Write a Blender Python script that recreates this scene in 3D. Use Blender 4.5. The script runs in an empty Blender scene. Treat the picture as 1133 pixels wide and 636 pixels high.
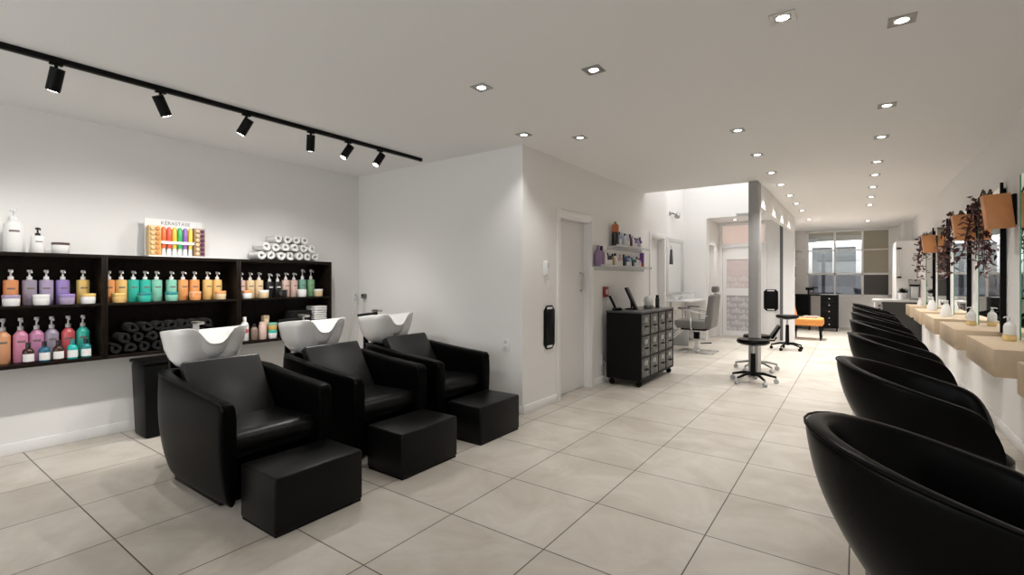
import bpy, bmesh, math, random
from mathutils import Vector, Matrix
random.seed(7)
PI = math.pi
SC = bpy.context.scene
COL = SC.collection

# ------------------------------------------------------------------ materials
MATS = {}
def mat(name, col, rough=.5, metal=0., bump=0., bscale=60., var=0., vscale=8., trans=0., ior=1.45, alpha=1., coat=0., spec=.5, sss=0.):
    if name in MATS: return MATS[name]
    m = bpy.data.materials.new(name); m.use_nodes = True
    nt = m.node_tree; b = nt.nodes['Principled BSDF']
    b.inputs['Base Color'].default_value = (*col, 1)
    b.inputs['Roughness'].default_value = rough
    b.inputs['Metallic'].default_value = metal
    b.inputs['IOR'].default_value = ior
    b.inputs['Alpha'].default_value = alpha
    b.inputs['Transmission Weight'].default_value = trans
    b.inputs['Coat Weight'].default_value = coat
    b.inputs['Specular IOR Level'].default_value = spec
    tc = nt.nodes.new('ShaderNodeTexCoord')
    if var > 0:
        n = nt.nodes.new('ShaderNodeTexNoise'); n.inputs['Scale'].default_value = vscale; n.inputs['Detail'].default_value = 4
        nt.links.new(tc.outputs['Object'], n.inputs['Vector'])
        r = nt.nodes.new('ShaderNodeValToRGB')
        r.color_ramp.elements[0].position = .3; r.color_ramp.elements[1].position = .7
        r.color_ramp.elements[0].color = (*[max(0, c*(1-var)) for c in col], 1)
        r.color_ramp.elements[1].color = (*[min(1, c*(1+var)) for c in col], 1)
        nt.links.new(n.outputs['Fac'], r.inputs['Fac']); nt.links.new(r.outputs['Color'], b.inputs['Base Color'])
    if bump > 0:
        n = nt.nodes.new('ShaderNodeTexNoise'); n.inputs['Scale'].default_value = bscale; n.inputs['Detail'].default_value = 3
        nt.links.new(tc.outputs['Object'], n.inputs['Vector'])
        bp = nt.nodes.new('ShaderNodeBump'); bp.inputs['Strength'].default_value = bump; bp.inputs['Distance'].default_value = .01
        nt.links.new(n.outputs['Fac'], bp.inputs['Height']); nt.links.new(bp.outputs['Normal'], b.inputs['Normal'])
    MATS[name] = m
    return m

def emit(name, col, s):
    if name in MATS: return MATS[name]
    m = bpy.data.materials.new(name); m.use_nodes = True
    b = m.node_tree.nodes['Principled BSDF']
    b.inputs['Base Color'].default_value = (*col, 1)
    b.inputs['Emission Color'].default_value = (*col, 1); b.inputs['Emission Strength'].default_value = s
    MATS[name] = m; return m

def clear_glass(name, col=(1, 1, 1), gloss=.08, rough=.02):
    if name in MATS: return MATS[name]
    m = bpy.data.materials.new(name); m.use_nodes = True
    nt = m.node_tree; nt.nodes.clear()
    o = nt.nodes.new('ShaderNodeOutputMaterial'); mx = nt.nodes.new('ShaderNodeMixShader')
    t = nt.nodes.new('ShaderNodeBsdfTransparent'); t.inputs['Color'].default_value = (*col, 1)
    g = nt.nodes.new('ShaderNodeBsdfGlossy'); g.inputs['Roughness'].default_value = rough
    mx.inputs['Fac'].default_value = gloss
    nt.links.new(t.outputs[0], mx.inputs[1]); nt.links.new(g.outputs[0], mx.inputs[2]); nt.links.new(mx.outputs[0], o.inputs['Surface'])
    MATS[name] = m; return m

def floor_material():
    m = bpy.data.materials.new('beige_floor_tile'); m.use_nodes = True
    nt = m.node_tree; b = nt.nodes['Principled BSDF']; L = nt.links.new
    tc = nt.nodes.new('ShaderNodeTexCoord')
    mp = nt.nodes.new('ShaderNodeMapping'); mp.inputs['Location'].default_value = (1.8205+.59745*20, -2.555+.585*20, 0)
    L(tc.outputs['Object'], mp.inputs['Vector'])
    br = nt.nodes.new('ShaderNodeTexBrick'); br.offset = 0; br.squash = 1
    br.inputs['Scale'].default_value = 1; br.inputs['Brick Width'].default_value = .59745; br.inputs['Row Height'].default_value = .585
    br.inputs['Mortar Size'].default_value = .0034; br.inputs['Mortar Smooth'].default_value = .1
    br.inputs['Color1'].default_value = (.54, .50, .44, 1); br.inputs['Color2'].default_value = (.60, .56, .50, 1)
    br.inputs['Mortar'].default_value = (.09, .075, .06, 1)
    L(mp.outputs[0], br.inputs['Vector'])
    n1 = nt.nodes.new('ShaderNodeTexNoise'); n1.inputs['Scale'].default_value = 2.2; n1.inputs['Detail'].default_value = 8; n1.inputs['Roughness'].default_value = .62; n1.inputs['Distortion'].default_value = .8
    L(tc.outputs['Object'], n1.inputs['Vector'])
    r1 = nt.nodes.new('ShaderNodeValToRGB'); e = r1.color_ramp.elements
    e[0].position = .32; e[0].color = (.80, .775, .74, 1); e[1].position = .68; e[1].color = (1.05, 1.05, 1.05, 1)
    L(n1.outputs['Fac'], r1.inputs['Fac'])
    mu = nt.nodes.new('ShaderNodeMixRGB'); mu.blend_type = 'MULTIPLY'; mu.inputs['Fac'].default_value = 1
    L(br.outputs['Color'], mu.inputs[1]); L(r1.outputs[0], mu.inputs[2])
    L(mu.outputs[0], b.inputs['Base Color'])
    b.inputs['Roughness'].default_value = .42; b.inputs['Specular IOR Level'].default_value = .4
    bp = nt.nodes.new('ShaderNodeBump'); bp.inputs['Strength'].default_value = .25; bp.inputs['Distance'].default_value = .004; bp.invert = True
    L(br.outputs['Fac'], bp.inputs['Height']); L(bp.outputs[0], b.inputs['Normal'])
    return m

M_floor = floor_material()
M_wall = mat('white_wall_paint', (.80, .785, .765), .75, bump=.03, bscale=120)
M_ceil = mat('white_ceiling_paint', (.85, .84, .825), .85, bump=.02, bscale=120)
M_trim = mat('white_gloss_trim', (.82, .81, .80), .4)
M_door = mat('white_door_paint', (.80, .79, .78), .45)
M_grey = mat('column_shade_grey', (.36, .355, .345), .55, var=.03)  # column's shade against the skylight, put into its base colour
M_leather = mat('black_leather', (.002, .002, .002), .36, bump=.08, bscale=320, spec=.045)
M_leather2 = mat('black_smooth_leather', (.0022, .0022, .0021), .28, bump=.05, bscale=260, spec=.12)
M_sheen = mat('black_vinyl_sheen_tone', (.013, .0125, .012), .32, bump=.06, bscale=120, var=.4, vscale=5, spec=.5)  # backrest base colour lifted to imitate its grey glossy reflection
M_pad = mat('black_pad_leather', (.0036, .0035, .0034), .34, bump=.05, bscale=200, spec=.2)
M_black = mat('black_matte_metal', (.004, .004, .004), .45, spec=.15)
M_blackpl = mat('black_plastic', (.0045, .0045, .0045), .38, spec=.14)
M_wenge = mat('dark_wenge_board', (.010, .0065, .0045), .40, var=.35, vscale=30, spec=.15)
M_ceramic = mat('white_ceramic', (.80, .79, .77), .10, coat=.4)
M_chrome = mat('chrome', (.75, .75, .75), .15, 1.)
M_steel = mat('brushed_steel', (.42, .42, .41), .35, 1.)
M_white = mat('white_plastic', (.80, .80, .79), .35)
M_wood = mat('pale_maple_wood', (.60, .46, .315), .42, var=.06, vscale=14)
M_copper = mat('copper_leather', (.62, .27, .105), .42, var=.10, vscale=10)
M_leaf = mat('burgundy_leaf', (.075, .022, .026), .5, var=.4, vscale=20)
M_stem = mat('brown_stem', (.06, .03, .025), .6)
M_mirror = mat('mirror_silver', (.90, .92, .91), .015, 1.)
M_gedge = mat('green_glass_edge', (.05, .30, .14), .15)
M_towelw = mat('white_terry', (.80, .79, .77), .95, bump=.5, bscale=300)
M_toweld = mat('dark_terry', (.0065, .0055, .0055), .95, bump=.5, bscale=300)
M_red = mat('red_plastic', (.26, .018, .014), .4)
M_greyv = mat('grey_vinyl', (.17, .165, .155), .5, bump=.05, bscale=200)
M_orange = mat('orange_vinyl', (.75, .30, .07), .5, var=.05)
M_darkgrey = mat('charcoal_laminate', (.045, .043, .041), .5)
M_lightgrey = mat('pale_grey_laminate', (.60, .59, .57), .4)
M_acrylic = mat('white_acrylic', (.80, .80, .80), .15, alpha=.45)
M_tan = mat('tan_soffit', (.42, .37, .28), .7)
M_lens = emit('lamp_lens', (1, .96, .9), 14.)
M_glass = clear_glass('window_glass', (.96, .97, .97), .06)
M_tint = clear_glass('dark_tinted_glass', (.30, .31, .34), .08)
M_tintb = mat('dark_brown_film', (.05, .043, .035), .3)
M_frost = mat('tan_frosted_film', (.36, .33, .26), .45)

def colour(name, c, rough=.3): return mat(name, c, rough, coat=.15)

# ------------------------------------------------------------------ geometry
class G:
    def __init__(s): s.bm = bmesh.new()
    def merge(s, b2, mx=None):
        if mx is not None: bmesh.ops.transform(b2, matrix=mx, verts=b2.verts)
        me = bpy.data.meshes.new('tmp'); b2.to_mesh(me); b2.free(); s.bm.from_mesh(me); bpy.data.meshes.remove(me)
        return s
    def box(s, x0, y0, z0, x1, y1, z1, bev=0., seg=2, mx=None):
        b = bmesh.new(); bmesh.ops.create_cube(b, size=1)
        x0, x1 = min(x0, x1), max(x0, x1); y0, y1 = min(y0, y1), max(y0, y1); z0, z1 = min(z0, z1), max(z0, z1)
        for v in b.verts: v.co = Vector(((x0+x1)/2+v.co.x*(x1-x0), (y0+y1)/2+v.co.y*(y1-y0), (z0+z1)/2+v.co.z*(z1-z0)))
        if bev > 0:
            bev = min(bev, .49*min(x1-x0, y1-y0, z1-z0))
            bmesh.ops.bevel(b, geom=b.edges[:], offset=bev, segments=seg, profile=.5, affect='EDGES')
        return s.merge(b, mx)
    def hexa(s, pts, bev=0., seg=2):
        """eight corners: bottom four counter-clockwise, then top four"""
        b = bmesh.new(); v = [b.verts.new(p) for p in pts]
        for f in ((3, 2, 1, 0), (4, 5, 6, 7), (0, 1, 5, 4), (1, 2, 6, 5), (2, 3, 7, 6), (3, 0, 4, 7)): b.faces.new([v[i] for i in f])
        bmesh.ops.recalc_face_normals(b, faces=b.faces)
        if bev > 0: bmesh.ops.bevel(b, geom=b.edges[:], offset=bev, segments=seg, profile=.5, affect='EDGES')
        return s.merge(b)
    def cyl(s, p0, p1, r0, r1=None, n=16):
        p0, p1 = Vector(p0), Vector(p1); r1 = r0 if r1 is None else r1
        d = p1-p0; b = bmesh.new()
        bmesh.ops.create_cone(b, cap_ends=True, segments=n, radius1=r0, radius2=r1, depth=d.length)
        q = Vector((0, 0, 1)).rotation_difference(d.normalized()).to_matrix().to_4x4()
        return s.merge(b, Matrix.Translation((p0+p1)/2) @ q)
    def lathe(s, prof, c=(0, 0, 0), n=20, sx=1., sy=1., mx=None, caps=True):
        b = bmesh.new(); rings = []
        for r, z in prof:
            if r < 1e-6: rings.append([b.verts.new((c[0], c[1], c[2]+z))])
            else: rings.append([b.verts.new((c[0]+sx*r*math.cos(2*PI*i/n), c[1]+sy*r*math.sin(2*PI*i/n), c[2]+z)) for i in range(n)])
        for a, d in zip(rings, rings[1:]):
            if len(a) == 1 and len(d) == 1: continue
            for i in range(n):
                j = (i+1) % n
                if len(a) == 1: b.faces.new((a[0], d[j], d[i]))
                elif len(d) == 1: b.faces.new((a[i], a[j], d[0]))
                else: b.faces.new((a[i], a[j], d[j], d[i]))
        for rg, fl in ((rings[0], True), (rings[-1], False)):
            if caps and len(rg) > 1: b.faces.new(rg[::-1] if fl else rg)
        bmesh.ops.recalc_face_normals(b, faces=b.faces)
        return s.merge(b, mx)
    def tube(s, pts, r, n=8):
        pts = [Vector(p) for p in pts]; b = bmesh.new(); rings = []; up = None
        for i, p in enumerate(pts):
            t = (pts[min(i+1, len(pts)-1)]-pts[max(i-1, 0)]).normalized()
            if up is None:
                up = Vector((0, 0, 1)) if abs(t.z) < .9 else Vector((1, 0, 0))
            a = t.cross(up)
            if a.length < 1e-4: a = t.cross(Vector((0, 1, 0)))
            a.normalize(); c = a.cross(t).normalized(); up = c
            rr = r[i] if isinstance(r, (list, tuple)) else r
            rings.append([b.verts.new(p+a*rr*math.cos(2*PI*k/n)+c*rr*math.sin(2*PI*k/n)) for k in range(n)])
        for q, w in zip(rings, rings[1:]):
            for k in range(n): b.faces.new((q[k], q[(k+1) % n], w[(k+1) % n], w[k]))
        b.faces.new(rings[0][::-1]); b.faces.new(rings[-1])
        bmesh.ops.recalc_face_normals(b, faces=b.faces)
        return s.merge(b)
    def grid(s, rows, closed_u=False, closed_v=False, cap=False):
        b = bmesh.new(); V = [[b.verts.new(p) for p in r] for r in rows]
        nu, nv = len(V), len(V[0])
        for i in range(nu if closed_u else nu-1):
            for j in range(nv if closed_v else nv-1):
                b.faces.new((V[i][j], V[(i+1) % nu][j], V[(i+1) % nu][(j+1) % nv], V[i][(j+1) % nv]))
        if cap:
            b.faces.new(V[0]); b.faces.new(V[-1][::-1])
        bmesh.ops.recalc_face_normals(b, faces=b.faces)
        return s.merge(b)
    def prism(s, poly, z0, z1, mx=None, bev=0.):
        b = bmesh.new(); n = len(poly)
        lo = [b.verts.new((x, y, z0)) for x, y in poly]; hi = [b.verts.new((x, y, z1)) for x, y in poly]
        b.faces.new(lo[::-1]); b.faces.new(hi)
        for i in range(n): b.faces.new((lo[i], lo[(i+1) % n], hi[(i+1) % n], hi[i]))
        bmesh.ops.recalc_face_normals(b, faces=b.faces)
        if bev > 0: bmesh.ops.bevel(b, geom=b.edges[:], offset=bev, segments=2, profile=.5, affect='EDGES')
        return s.merge(b, mx)
    def build(s, name, m, parent=None, loc=None, subsurf=0, ang=40):
        me = bpy.data.meshes.new(name); s.bm.to_mesh(me); s.bm.free()
        me.shade_smooth()
        if subsurf == 0: me.set_sharp_from_angle(angle=math.radians(ang))
        me.materials.append(m)
        o = bpy.data.objects.new(name, me); COL.objects.link(o)
        if parent is not None: o.parent = parent
        if loc is not None: o.location = loc
        if subsurf:
            md = o.modifiers.new('Subdivision', 'SUBSURF'); md.levels = subsurf; md.render_levels = subsurf
        return o

def tag(o, label, cat, group=None):
    o['label'] = label; o['category'] = cat
    if group: o['group'] = group
    return o
def thing(name, label, cat, loc=(0, 0, 0), rz=0., group=None):
    o = bpy.data.objects.new(name, None); COL.objects.link(o); o.location = loc; o.rotation_euler = (0, 0, rz); o.empty_display_size = .1
    return tag(o, label, cat, group)
def struct(name, g, m, parent=None):
    o = g.build(name, m, parent)
    if parent is None: o['kind'] = 'structure'
    return o
def dup(root, loc, label, rz=None, group=None):
    r = root.copy(); COL.objects.link(r); r.location = loc; r['label'] = label
    if rz is not None: r.rotation_euler = (0, 0, rz)
    if group: r['group'] = group
    for ch in list(root.children):
        c = ch.copy(); COL.objects.link(c); c.parent = r
        for g in list(ch.children):
            d = g.copy(); COL.objects.link(d); d.parent = c
    return r
def text_mesh(name, s, size, m, parent, mx, depth=.001, align='LEFT'):
    cu = bpy.data.curves.new(name, 'FONT'); cu.body = s; cu.size = size; cu.extrude = depth; cu.align_x = align
    t = bpy.data.objects.new(name+'_tmp', cu); COL.objects.link(t)
    dg = bpy.context.evaluated_depsgraph_get(); me = bpy.data.meshes.new_from_object(t.evaluated_get(dg))
    bpy.data.objects.remove(t); bpy.data.curves.remove(cu)
    me.transform(mx); me.materials.clear(); me.materials.append(m)
    o = bpy.data.objects.new(name, me); COL.objects.link(o); o.parent = parent
    return o
ORD = ['first', 'second', 'third', 'fourth', 'fifth', 'sixth', 'seventh', 'eighth', 'ninth', 'tenth', 'eleventh', 'twelfth', 'thirteenth', 'fourteenth', 'fifteenth', 'sixteenth']

# ------------------------------------------------------------------ constants of the room
CH = 2.58           # ceiling height
XL, XP, XR = -5.08, -2.59, 1.01
YA, YV0, YV1, YD, YB = 3.79, 7.03, 10.7, 11.8, 15.2
YF = -2.6
XB = -3.06

# ------------------------------------------------------------------ setting
struct('floor', G().box(-5.3, YF-.2, -.1, 1.25, YB+.1, 0), M_floor)
struct('ceiling', G().box(-5.3, YF-.2, CH, 1.25, YV0, CH+.2).box(-1.13, YV0, CH, 1.25, YB+.1, CH+.2).box(-3.3, YV1+.1, CH, -1.13, YB+.1, CH+.2), M_ceil)
struct('wall_left', G().box(XL-.15, YF, 0, XL, YA+.12, CH), M_wall)
struct('wall_alcove', G().box(XL-.15, YA, 0, XP, YA+.12, CH), M_wall)
g = G()
g.box(XP-.2, YA+.12, 0, XP, 4.49, CH).box(XP-.2, 4.49, 1.985, XP, 5.235, CH).box(XP-.2, 5.235, 0, XP, 7.29, CH)
g.box(XP-.2, 7.29, 1.965, XP, 7.93, CH).box(XP-.2, 7.93, 0, XP, 8.05, CH).box(XP-.2, YV1+.1, 0, XP, 10.84, CH)
g.box(XP-.2, 10.84, 2.03, XP, 11.40, CH).box(XP-.2, 11.40, 0, XP, YD+.12, CH)
g.box(XP-.2, YV0-.1, CH, XP, 8.05, 4.0)
struct('wall_passage', g, M_wall)
struct('wall_bay', G().box(XB-.15, 7.95, 0, XB, YV1+.1, 4.0).box(XB, 7.95, 0, XP-.2, 8.05, 4.0).box(XB, YV1, 0, XP, YV1+.1, CH), M_wall)
struct('wall_right', G().box(XR, YF, 0, XR+.12, YB+.1, CH), M_wall)
g = G()
g.box(-5.3, YF-.12, 0, -4.6, YF, CH).box(.7, YF-.12, 0, 1.2, YF, CH).box(-4.6, YF-.12, 2.35, .7, YF, CH).box(-4.6, YF-.12, 0, .7, YF, .12)
struct('wall_front', g, M_wall)
# shopfront window behind the viewpoint
w = struct('window_2', G().box(-4.6, YF-.09, .12, -4.53, YF-.03, 2.35).box(.63, YF-.09, .12, .7, YF-.03, 2.35).box(-4.6, YF-.09, .12, .7, YF-.03, .18).box(-4.6, YF-.09, 2.29, .7, YF-.03, 2.35).box(-2.9, YF-.09, .12, -2.84, YF-.03, 2.35).box(-1.1, YF-.09, .12, -1.04, YF-.03, 2.35), M_black)
G().box(-4.53, YF-.065, .18, .63, YF-.06, 2.29).build('pane', M_glass, w)
# light well
struct('wall_light_well', G().box(XB-.15, YV1, CH, -1.05, YV1+.1, 4.0).box(XP-.2, YV0-.1, CH+.2, -1.05, YV0, 4.0), M_wall)
struct('beam', G().box(-1.13, 7.2205, 2.27, -1.05, 11.5, CH-.001).box(-1.13, YV0, CH, -1.05, YV1, 4.0), M_wall)
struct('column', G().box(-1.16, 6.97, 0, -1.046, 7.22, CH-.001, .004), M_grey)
w = struct('window_3', G().box(XB, YV0, 3.95, -1.13, YV0+.07, 4.03).box(XB, YV1-.07, 3.95, -1.13, YV1, 4.03).box(XB, YV0, 3.95, XB+.07, YV1, 4.03).box(-1.2, YV0, 3.95, -1.13, YV1, 4.03).box(XB, 8.83, 3.95, -1.13, 8.89, 4.03), M_trim)
G().box(XB+.07, YV0+.07, 3.98, -1.2, YV1-.07, 3.986).build('pane', M_glass, w)
struct('trim_1', G().box(-2.0, YV1-.06, CH+.02, -1.25, YV1-.002, CH+.05), M_steel)
# far door wall, partition, back room
g = G()
g.box(-2.59, YD, 0, -2.555, YD+.12, CH-.001).box(-1.60, YD, 0, -1.18, YD+.12, CH-.001).box(-2.555, YD, 2.56, -1.60, YD+.12, CH-.001)
struct('wall_office', g, M_wall)
struct('wall_partition', G().box(-1.255, 11.5, 0, -1.05, 11.62, CH-.001), M_trim)
struct('trim_2', G().box(-1.315, 11.52, 0, -1.257, 11.6, 2.44), mat('dark_grey_jamb', (.12, .12, .12), .5))
struct('wall_back_left', G().box(-1.48, YD+.12, 0, -1.36, YB, CH-.001), M_wall)
g = G()
g.box(-1.48, YB, 0, -1.10, YB+.12, CH-.001).box(.69, YB, 0, XR, YB+.12, CH-.001).box(-1.10, YB, 0, .69, YB+.12, .85).box(-1.1, YB, 2.57, .69, YB+.12, CH-.001)
struct('wall_back', g, M_wall)
struct('wall_return', G().box(.66, 12.66, 0, XR-.001, 14.0, 2.07).box(.84, 14.0, 0, XR-.001, YB-.001, CH-.001), M_wall)
# baseboards
def base(n, x0, y0, x1, y1): struct(n, G().box(x0, y0, 0, x1, y1, .085, .004), M_trim)
base('baseboard_left', XL+.001, YF+.01, XL+.014, YA-.001)
base('baseboard_alcove', XL+.016, YA-.014, XP-.001, YA-.001)
base('baseboard_passage', XP+.001, YA+.003, XP+.014, 4.42)
base('baseboard_passage_middle', XP+.001, 5.305, XP+.014, 7.21)
base('baseboard_bay', XB+.001, 8.06, XB+.014, 10.69)
base('baseboard_bay_end', XB+.015, YV1-.014, XP, YV1-.001)
base('baseboard_right', XR-.014, YF+.01, XR-.001, 12.64)
base('baseboard_back', -1.35, YB-.014, .82, YB-.001)

# white flush door in the passage wall
def architrave(name, y0, y1, z1, wd=.065, x=XP):
    return G().box(x, y0-wd, 0, x+.016, y0+.004, z1+wd, .003).box(x, y1-.004, 0, x+.016, y1+wd, z1+wd, .003).box(x, y0+.004, z1-.004, x+.016, y1-.004, z1+wd, .003)
d = struct('door_1', G().box(XP-.125, 4.515, .008, XP-.085, 5.21, 1.96, .003), M_door)
architrave('f', 4.49, 5.235, 1.985).box(XP-.2, 4.4905, 0, XP, 4.515, 1.985).box(XP-.2, 5.21, 0, XP, 5.2345, 1.985).box(XP-.2, 4.515, 1.962, XP, 5.21, 1.9845).build('door_frame', M_trim, d)
G().tube([(XP-.085, 5.13, 1.16), (XP-.045, 5.13, 1.17), (XP-.045, 5.13, 1.36), (XP-.085, 5.13, 1.37)], .009).build('handle', M_steel, d)
d = struct('door_2', G().box(XP-.13, 7.315, .008, XP-.09, 7.905, 1.94, .003), M_door)
architrave('f', 7.29, 7.93, 1.965, .06).box(XP-.2, 7.2905, 0, XP, 7.315, 1.965).box(XP-.2, 7.905, 0, XP, 7.9295, 1.965).box(XP-.2, 7.315, 1.942, XP, 7.905, 1.9645).build('door_frame', M_trim, d)
d = struct('door_3', G().box(XP-.14, 10.865, .008, XP-.1, 11.375, 2.0, .003), M_door)
architrave('f', 10.84, 11.40, 2.03, .05).box(XP-.2, 10.8405, 0, XP, 10.865, 2.03).box(XP-.2, 11.375, 0, XP, 11.3995, 2.03).build('door_frame', M_trim, d)
# office door: glazed leaf with lettered film, transom above
M_filmp = mat('pink_window_film', (.62, .53, .52), .35)
M_filmg = mat('lilac_window_film', (.44, .42, .44), .35)
M_trans = emit('lit_transom_glass', (.72, .58, .52), .28)
fx0, fx1 = -2.555, -1.60
d = struct('door_4', G().box(fx0+.05, YD+.03, .008, fx0+.13, YD+.07, 2.02).box(fx1-.13, YD+.03, .008, fx1-.05, YD+.07, 2.02).box(fx0+.13, YD+.03, .008, fx1-.13, YD+.07, .12).box(fx0+.13, YD+.03, .92, fx1-.13, YD+.07, 1.09).box(fx0+.13, YD+.03, 1.74, fx1-.13, YD+.07, 2.02), M_door)
G().box(fx0, YD-.012, 0, fx0+.045, YD+.12, 2.56).box(fx1-.045, YD-.012, 0, fx1, YD+.12, 2.56).box(fx0+.045, YD-.012, 2.03, fx1-.045, YD+.12, 2.09).box(fx0+.045, YD-.012, 2.5, fx1-.045, YD+.12, 2.56).build('door_frame', M_trim, d)
G().box(fx0+.13, YD+.045, 1.09, fx1-.13, YD+.055, 1.74).build('film', M_filmp, d)
lowp = G().box(fx0+.13, YD+.045, .12, fx1-.13, YD+.055, .92).build('film', M_filmg, d)
lowp['label'] = 'lilac grey lettered film'
G().box(fx0+.045, YD+.045, 2.09, fx1-.045, YD+.055, 2.5).build('transom_pane', M_trans, d)
M_lett = mat('white_film_lettering', (.74, .72, .72), .5)
M_lettp = mat('pale_pink_film_lettering', (.66, .57, .56), .5)
RX = Matrix.Rotation(PI/2, 4, 'X')
for k in range(6):
    z = .80-.135*k
    text_mesh('lettering', ('e office off', 'ffice office')[k % 2], .15, M_lett, d, Matrix.Translation((fx0+.135, YD+.044, z)) @ Matrix.Diagonal((.86, 1, 1, 1)) @ RX)
for k in range(5):
    z = 1.12+.13*k
    text_mesh('lettering', ('e office off', 'ffice office')[k % 2], .15, M_lett if k < 2 else M_lettp, d, Matrix.Translation((fx0+.135, YD+.044, z)) @ Matrix.Diagonal((.86, 1, 1, 1)) @ RX)

# rear window
wx = [-1.10, -.468, .122, .69]
g = G()
for x in wx: g.box(x-.022 if 0 < wx.index(x) < 3 else (x if x < 0 else x-.045), YB+.02, .85, x+.022 if 0 < wx.index(x) < 3 else (x+.045 if x < 0 else x), YB+.08, 2.57)
for z, h in ((.85, .045), (1.40, .05), (2.03, .025), (2.525, .045)): g.box(-1.10, YB+.02, z, .69, YB+.08, z+h)
w = struct('window_1', g, M_trim)
for i in range(3):
    for k, (z0, z1) in enumerate(((.895, 1.40), (1.45, 2.03), (2.055, 2.525))):
        m = M_tint if k == 0 else M_glass
        if i == 2: m = M_tintb if k == 0 else M_frost
        G().box(wx[i]+.022, YB+.045, z0, wx[i+1]-.022, YB+.05, z1).build('pane', m, w)
G().box(-1.13, YB-.05, .83, .72, YB-.001, .85).build('sill', M_trim, w)
# courtyard outside the rear window
M_outw = mat('outside_white_render', (.85, .85, .85), .8)
struct('exterior_ground', G().box(-6, YB+.15, -.12, 6, 20, -.02), mat('outside_paving', (.25, .26, .28), .8))
struct('exterior_wall', G().box(-6, 18.5, -.02, 6, 18.7, 4.2), M_outw)
struct('exterior_canopy', G().box(-3, YB+.2, 2.45, 3, 17.7, 2.6), M_tan)
struct('exterior_kerb', G().box(-3, 16.9, -.02, 3, 17.1, .72), mat('outside_grey_wall', (.20, .21, .235), .7))
w = struct('window_4', G().box(-1.28, 18.44, .95, -1.18, 18.51, 2.42).box(-.02, 18.44, .95, .10, 18.51, 2.42).box(-1.18, 18.44, 2.30, -.02, 18.51, 2.42).box(-1.18, 18.44, .95, -.02, 18.51, 1.05).box(-.63, 18.44, 1.05, -.57, 18.51, 2.30), mat('outside_window_frame', (.55, .55, .55), .5))
G().box(-1.18, 18.46, 1.05, -.02, 18.48, 2.3).build('pane', mat('outside_dark_glass', (.13, .14, .14), .15), w)

# ------------------------------------------------------------------ bookcases on the left wall
UX0, UX1 = XL+.002, -4.85
def bookcase(y0, y1, label):
    t = thing('bookcase', label, 'shelving', (0, y0, .66), 0, 'dark wall-hung bookcases')
    L = y1-y0
    for y in (0, L-.021): G().box(UX0, y, 0, UX1, y+.021, .83, .0015).build('side_panel', M_wenge, t)
    G().box(UX0, .021, .802, UX1, L-.021, .83, .0015).build('top_panel', M_wenge, t)
    G().box(UX0+.006, .021, .424, UX1-.004, L-.021, .444, .0015).build('shelf', M_wenge, t)
    G().box(UX0, .021, 0, UX1, L-.021, .026, .0015).build('bottom_panel', M_wenge, t)
    G().box(UX0, .021, .026, UX0+.006, L-.021, .802).build('back_panel', M_wenge, t)
bookcase(.225, 1.2245, 'dark wood bookcase section under the white pump bottles, beside the room entrance')
bookcase(1.2255, 2.2455, 'dark wood bookcase section under the colourful product display')
bookcase(2.2465, 3.255, 'dark wood bookcase section under the pile of white rolled towels')
Z1, Z2, Z3 = .687, 1.105, 1.4905
Z3 = .66+.83+.0005
Z2 = .66+.444+.0005; Z1 = .66+.026+.0005

# ---- bottles
M_pump = mat('clear_white_pump', (.72, .70, .68), .25)
M_label = mat('paper_label', (.78, .76, .74), .5)
M_print = mat('dark_label_print', (.16, .12, .11), .5)
def pump_bottle(x, y, z, c, label, group, h=.19, r=.0405, H=.262, pump=None, cat='bottle', print_m=None, name='pump_bottle', rz=None):
    sq = .93 if h < .2 else .82
    t = thing(name, label, cat, (x, y, z), random.uniform(-.12, .12) if rz is None else rz, group)
    G().lathe([(0, 0), (r*.94, 0), (r, .006), (r, h*sq), (r*.95, h*(sq+.04)), (r*.45, h*.985), (r*.36, h), (0, h)], n=24).build('bottle_body', c, t)
    p = pump or M_pump
    nh = H-h
    G().lathe([(0, h), (r*.40, h), (r*.40, h+nh*.3), (r*.16, h+nh*.34), (r*.14, h+nh*.72), (r*.36, h+nh*.76), (r*.34, H), (0, H)], n=16).tube([(0, 0, H-nh*.13), (r*.55, .004, H-nh*.13), (r*.95, .004, H-nh*.17), (r*1.05, .004, H-nh*.34)], r*.12, 8).build('pump', p, t)
    # small printed mark on the front of the bottle
    rows = []
    for zz in (h*.62, h*.68): rows.append([((r+.0004)*math.cos(a), (r+.0004)*math.sin(a), zz) for a in [i*.1-.55 for i in range(12)]])
    G().grid(rows).build('label_print', print_m or M_print, t)
    return t
def jar(x, y, z, c, lidm, label, group, r=.047, h=.08, lid=.3):
    t = thing('product_jar', label, 'jar', (x, y, z), 0, group)
    hb = h*(1-lid)
    G().lathe([(0, 0), (r*.86, 0), (r*.95, .006), (r, hb*.8), (r*.97, hb), (0, hb)], n=24).build('jar_body', c, t)
    G().lathe([(0, hb), (r, hb), (r*1.02, hb+.003), (r*1.02, h-.003), (r*.97, h), (0, h)], n=24).build('lid', lidm, t)
    return t
def cap_bottle(x, y, z, c, capm, label, group, r=.032, h=.11, H=.15, lab=True, name='bottle', shoulder=.75, neck=.38):
    t = thing(name, label, 'bottle', (x, y, z), 0, group)
    G().lathe([(0, 0), (r*.92, 0), (r, .005), (r, h*shoulder), (r*.85, h*(shoulder*.4+.6)), (r*neck, h), (0, h)], n=22).build('bottle_body', c, t)
    G().lathe([(0, h), (r*(neck+.06), h), (r*(neck+.06), H-.004), (r*neck, H), (0, H)], n=16).build('cap', capm, t)
    if lab:
        rows = [[((r+.0006)*math.cos(a), (r+.0006)*math.sin(a), zz) for a in [i*.16-1.2 for i in range(16)]] for zz in (h*.12, h*.62)]
        G().grid(rows).build('paper_label', M_label, t)
    return t

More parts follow.
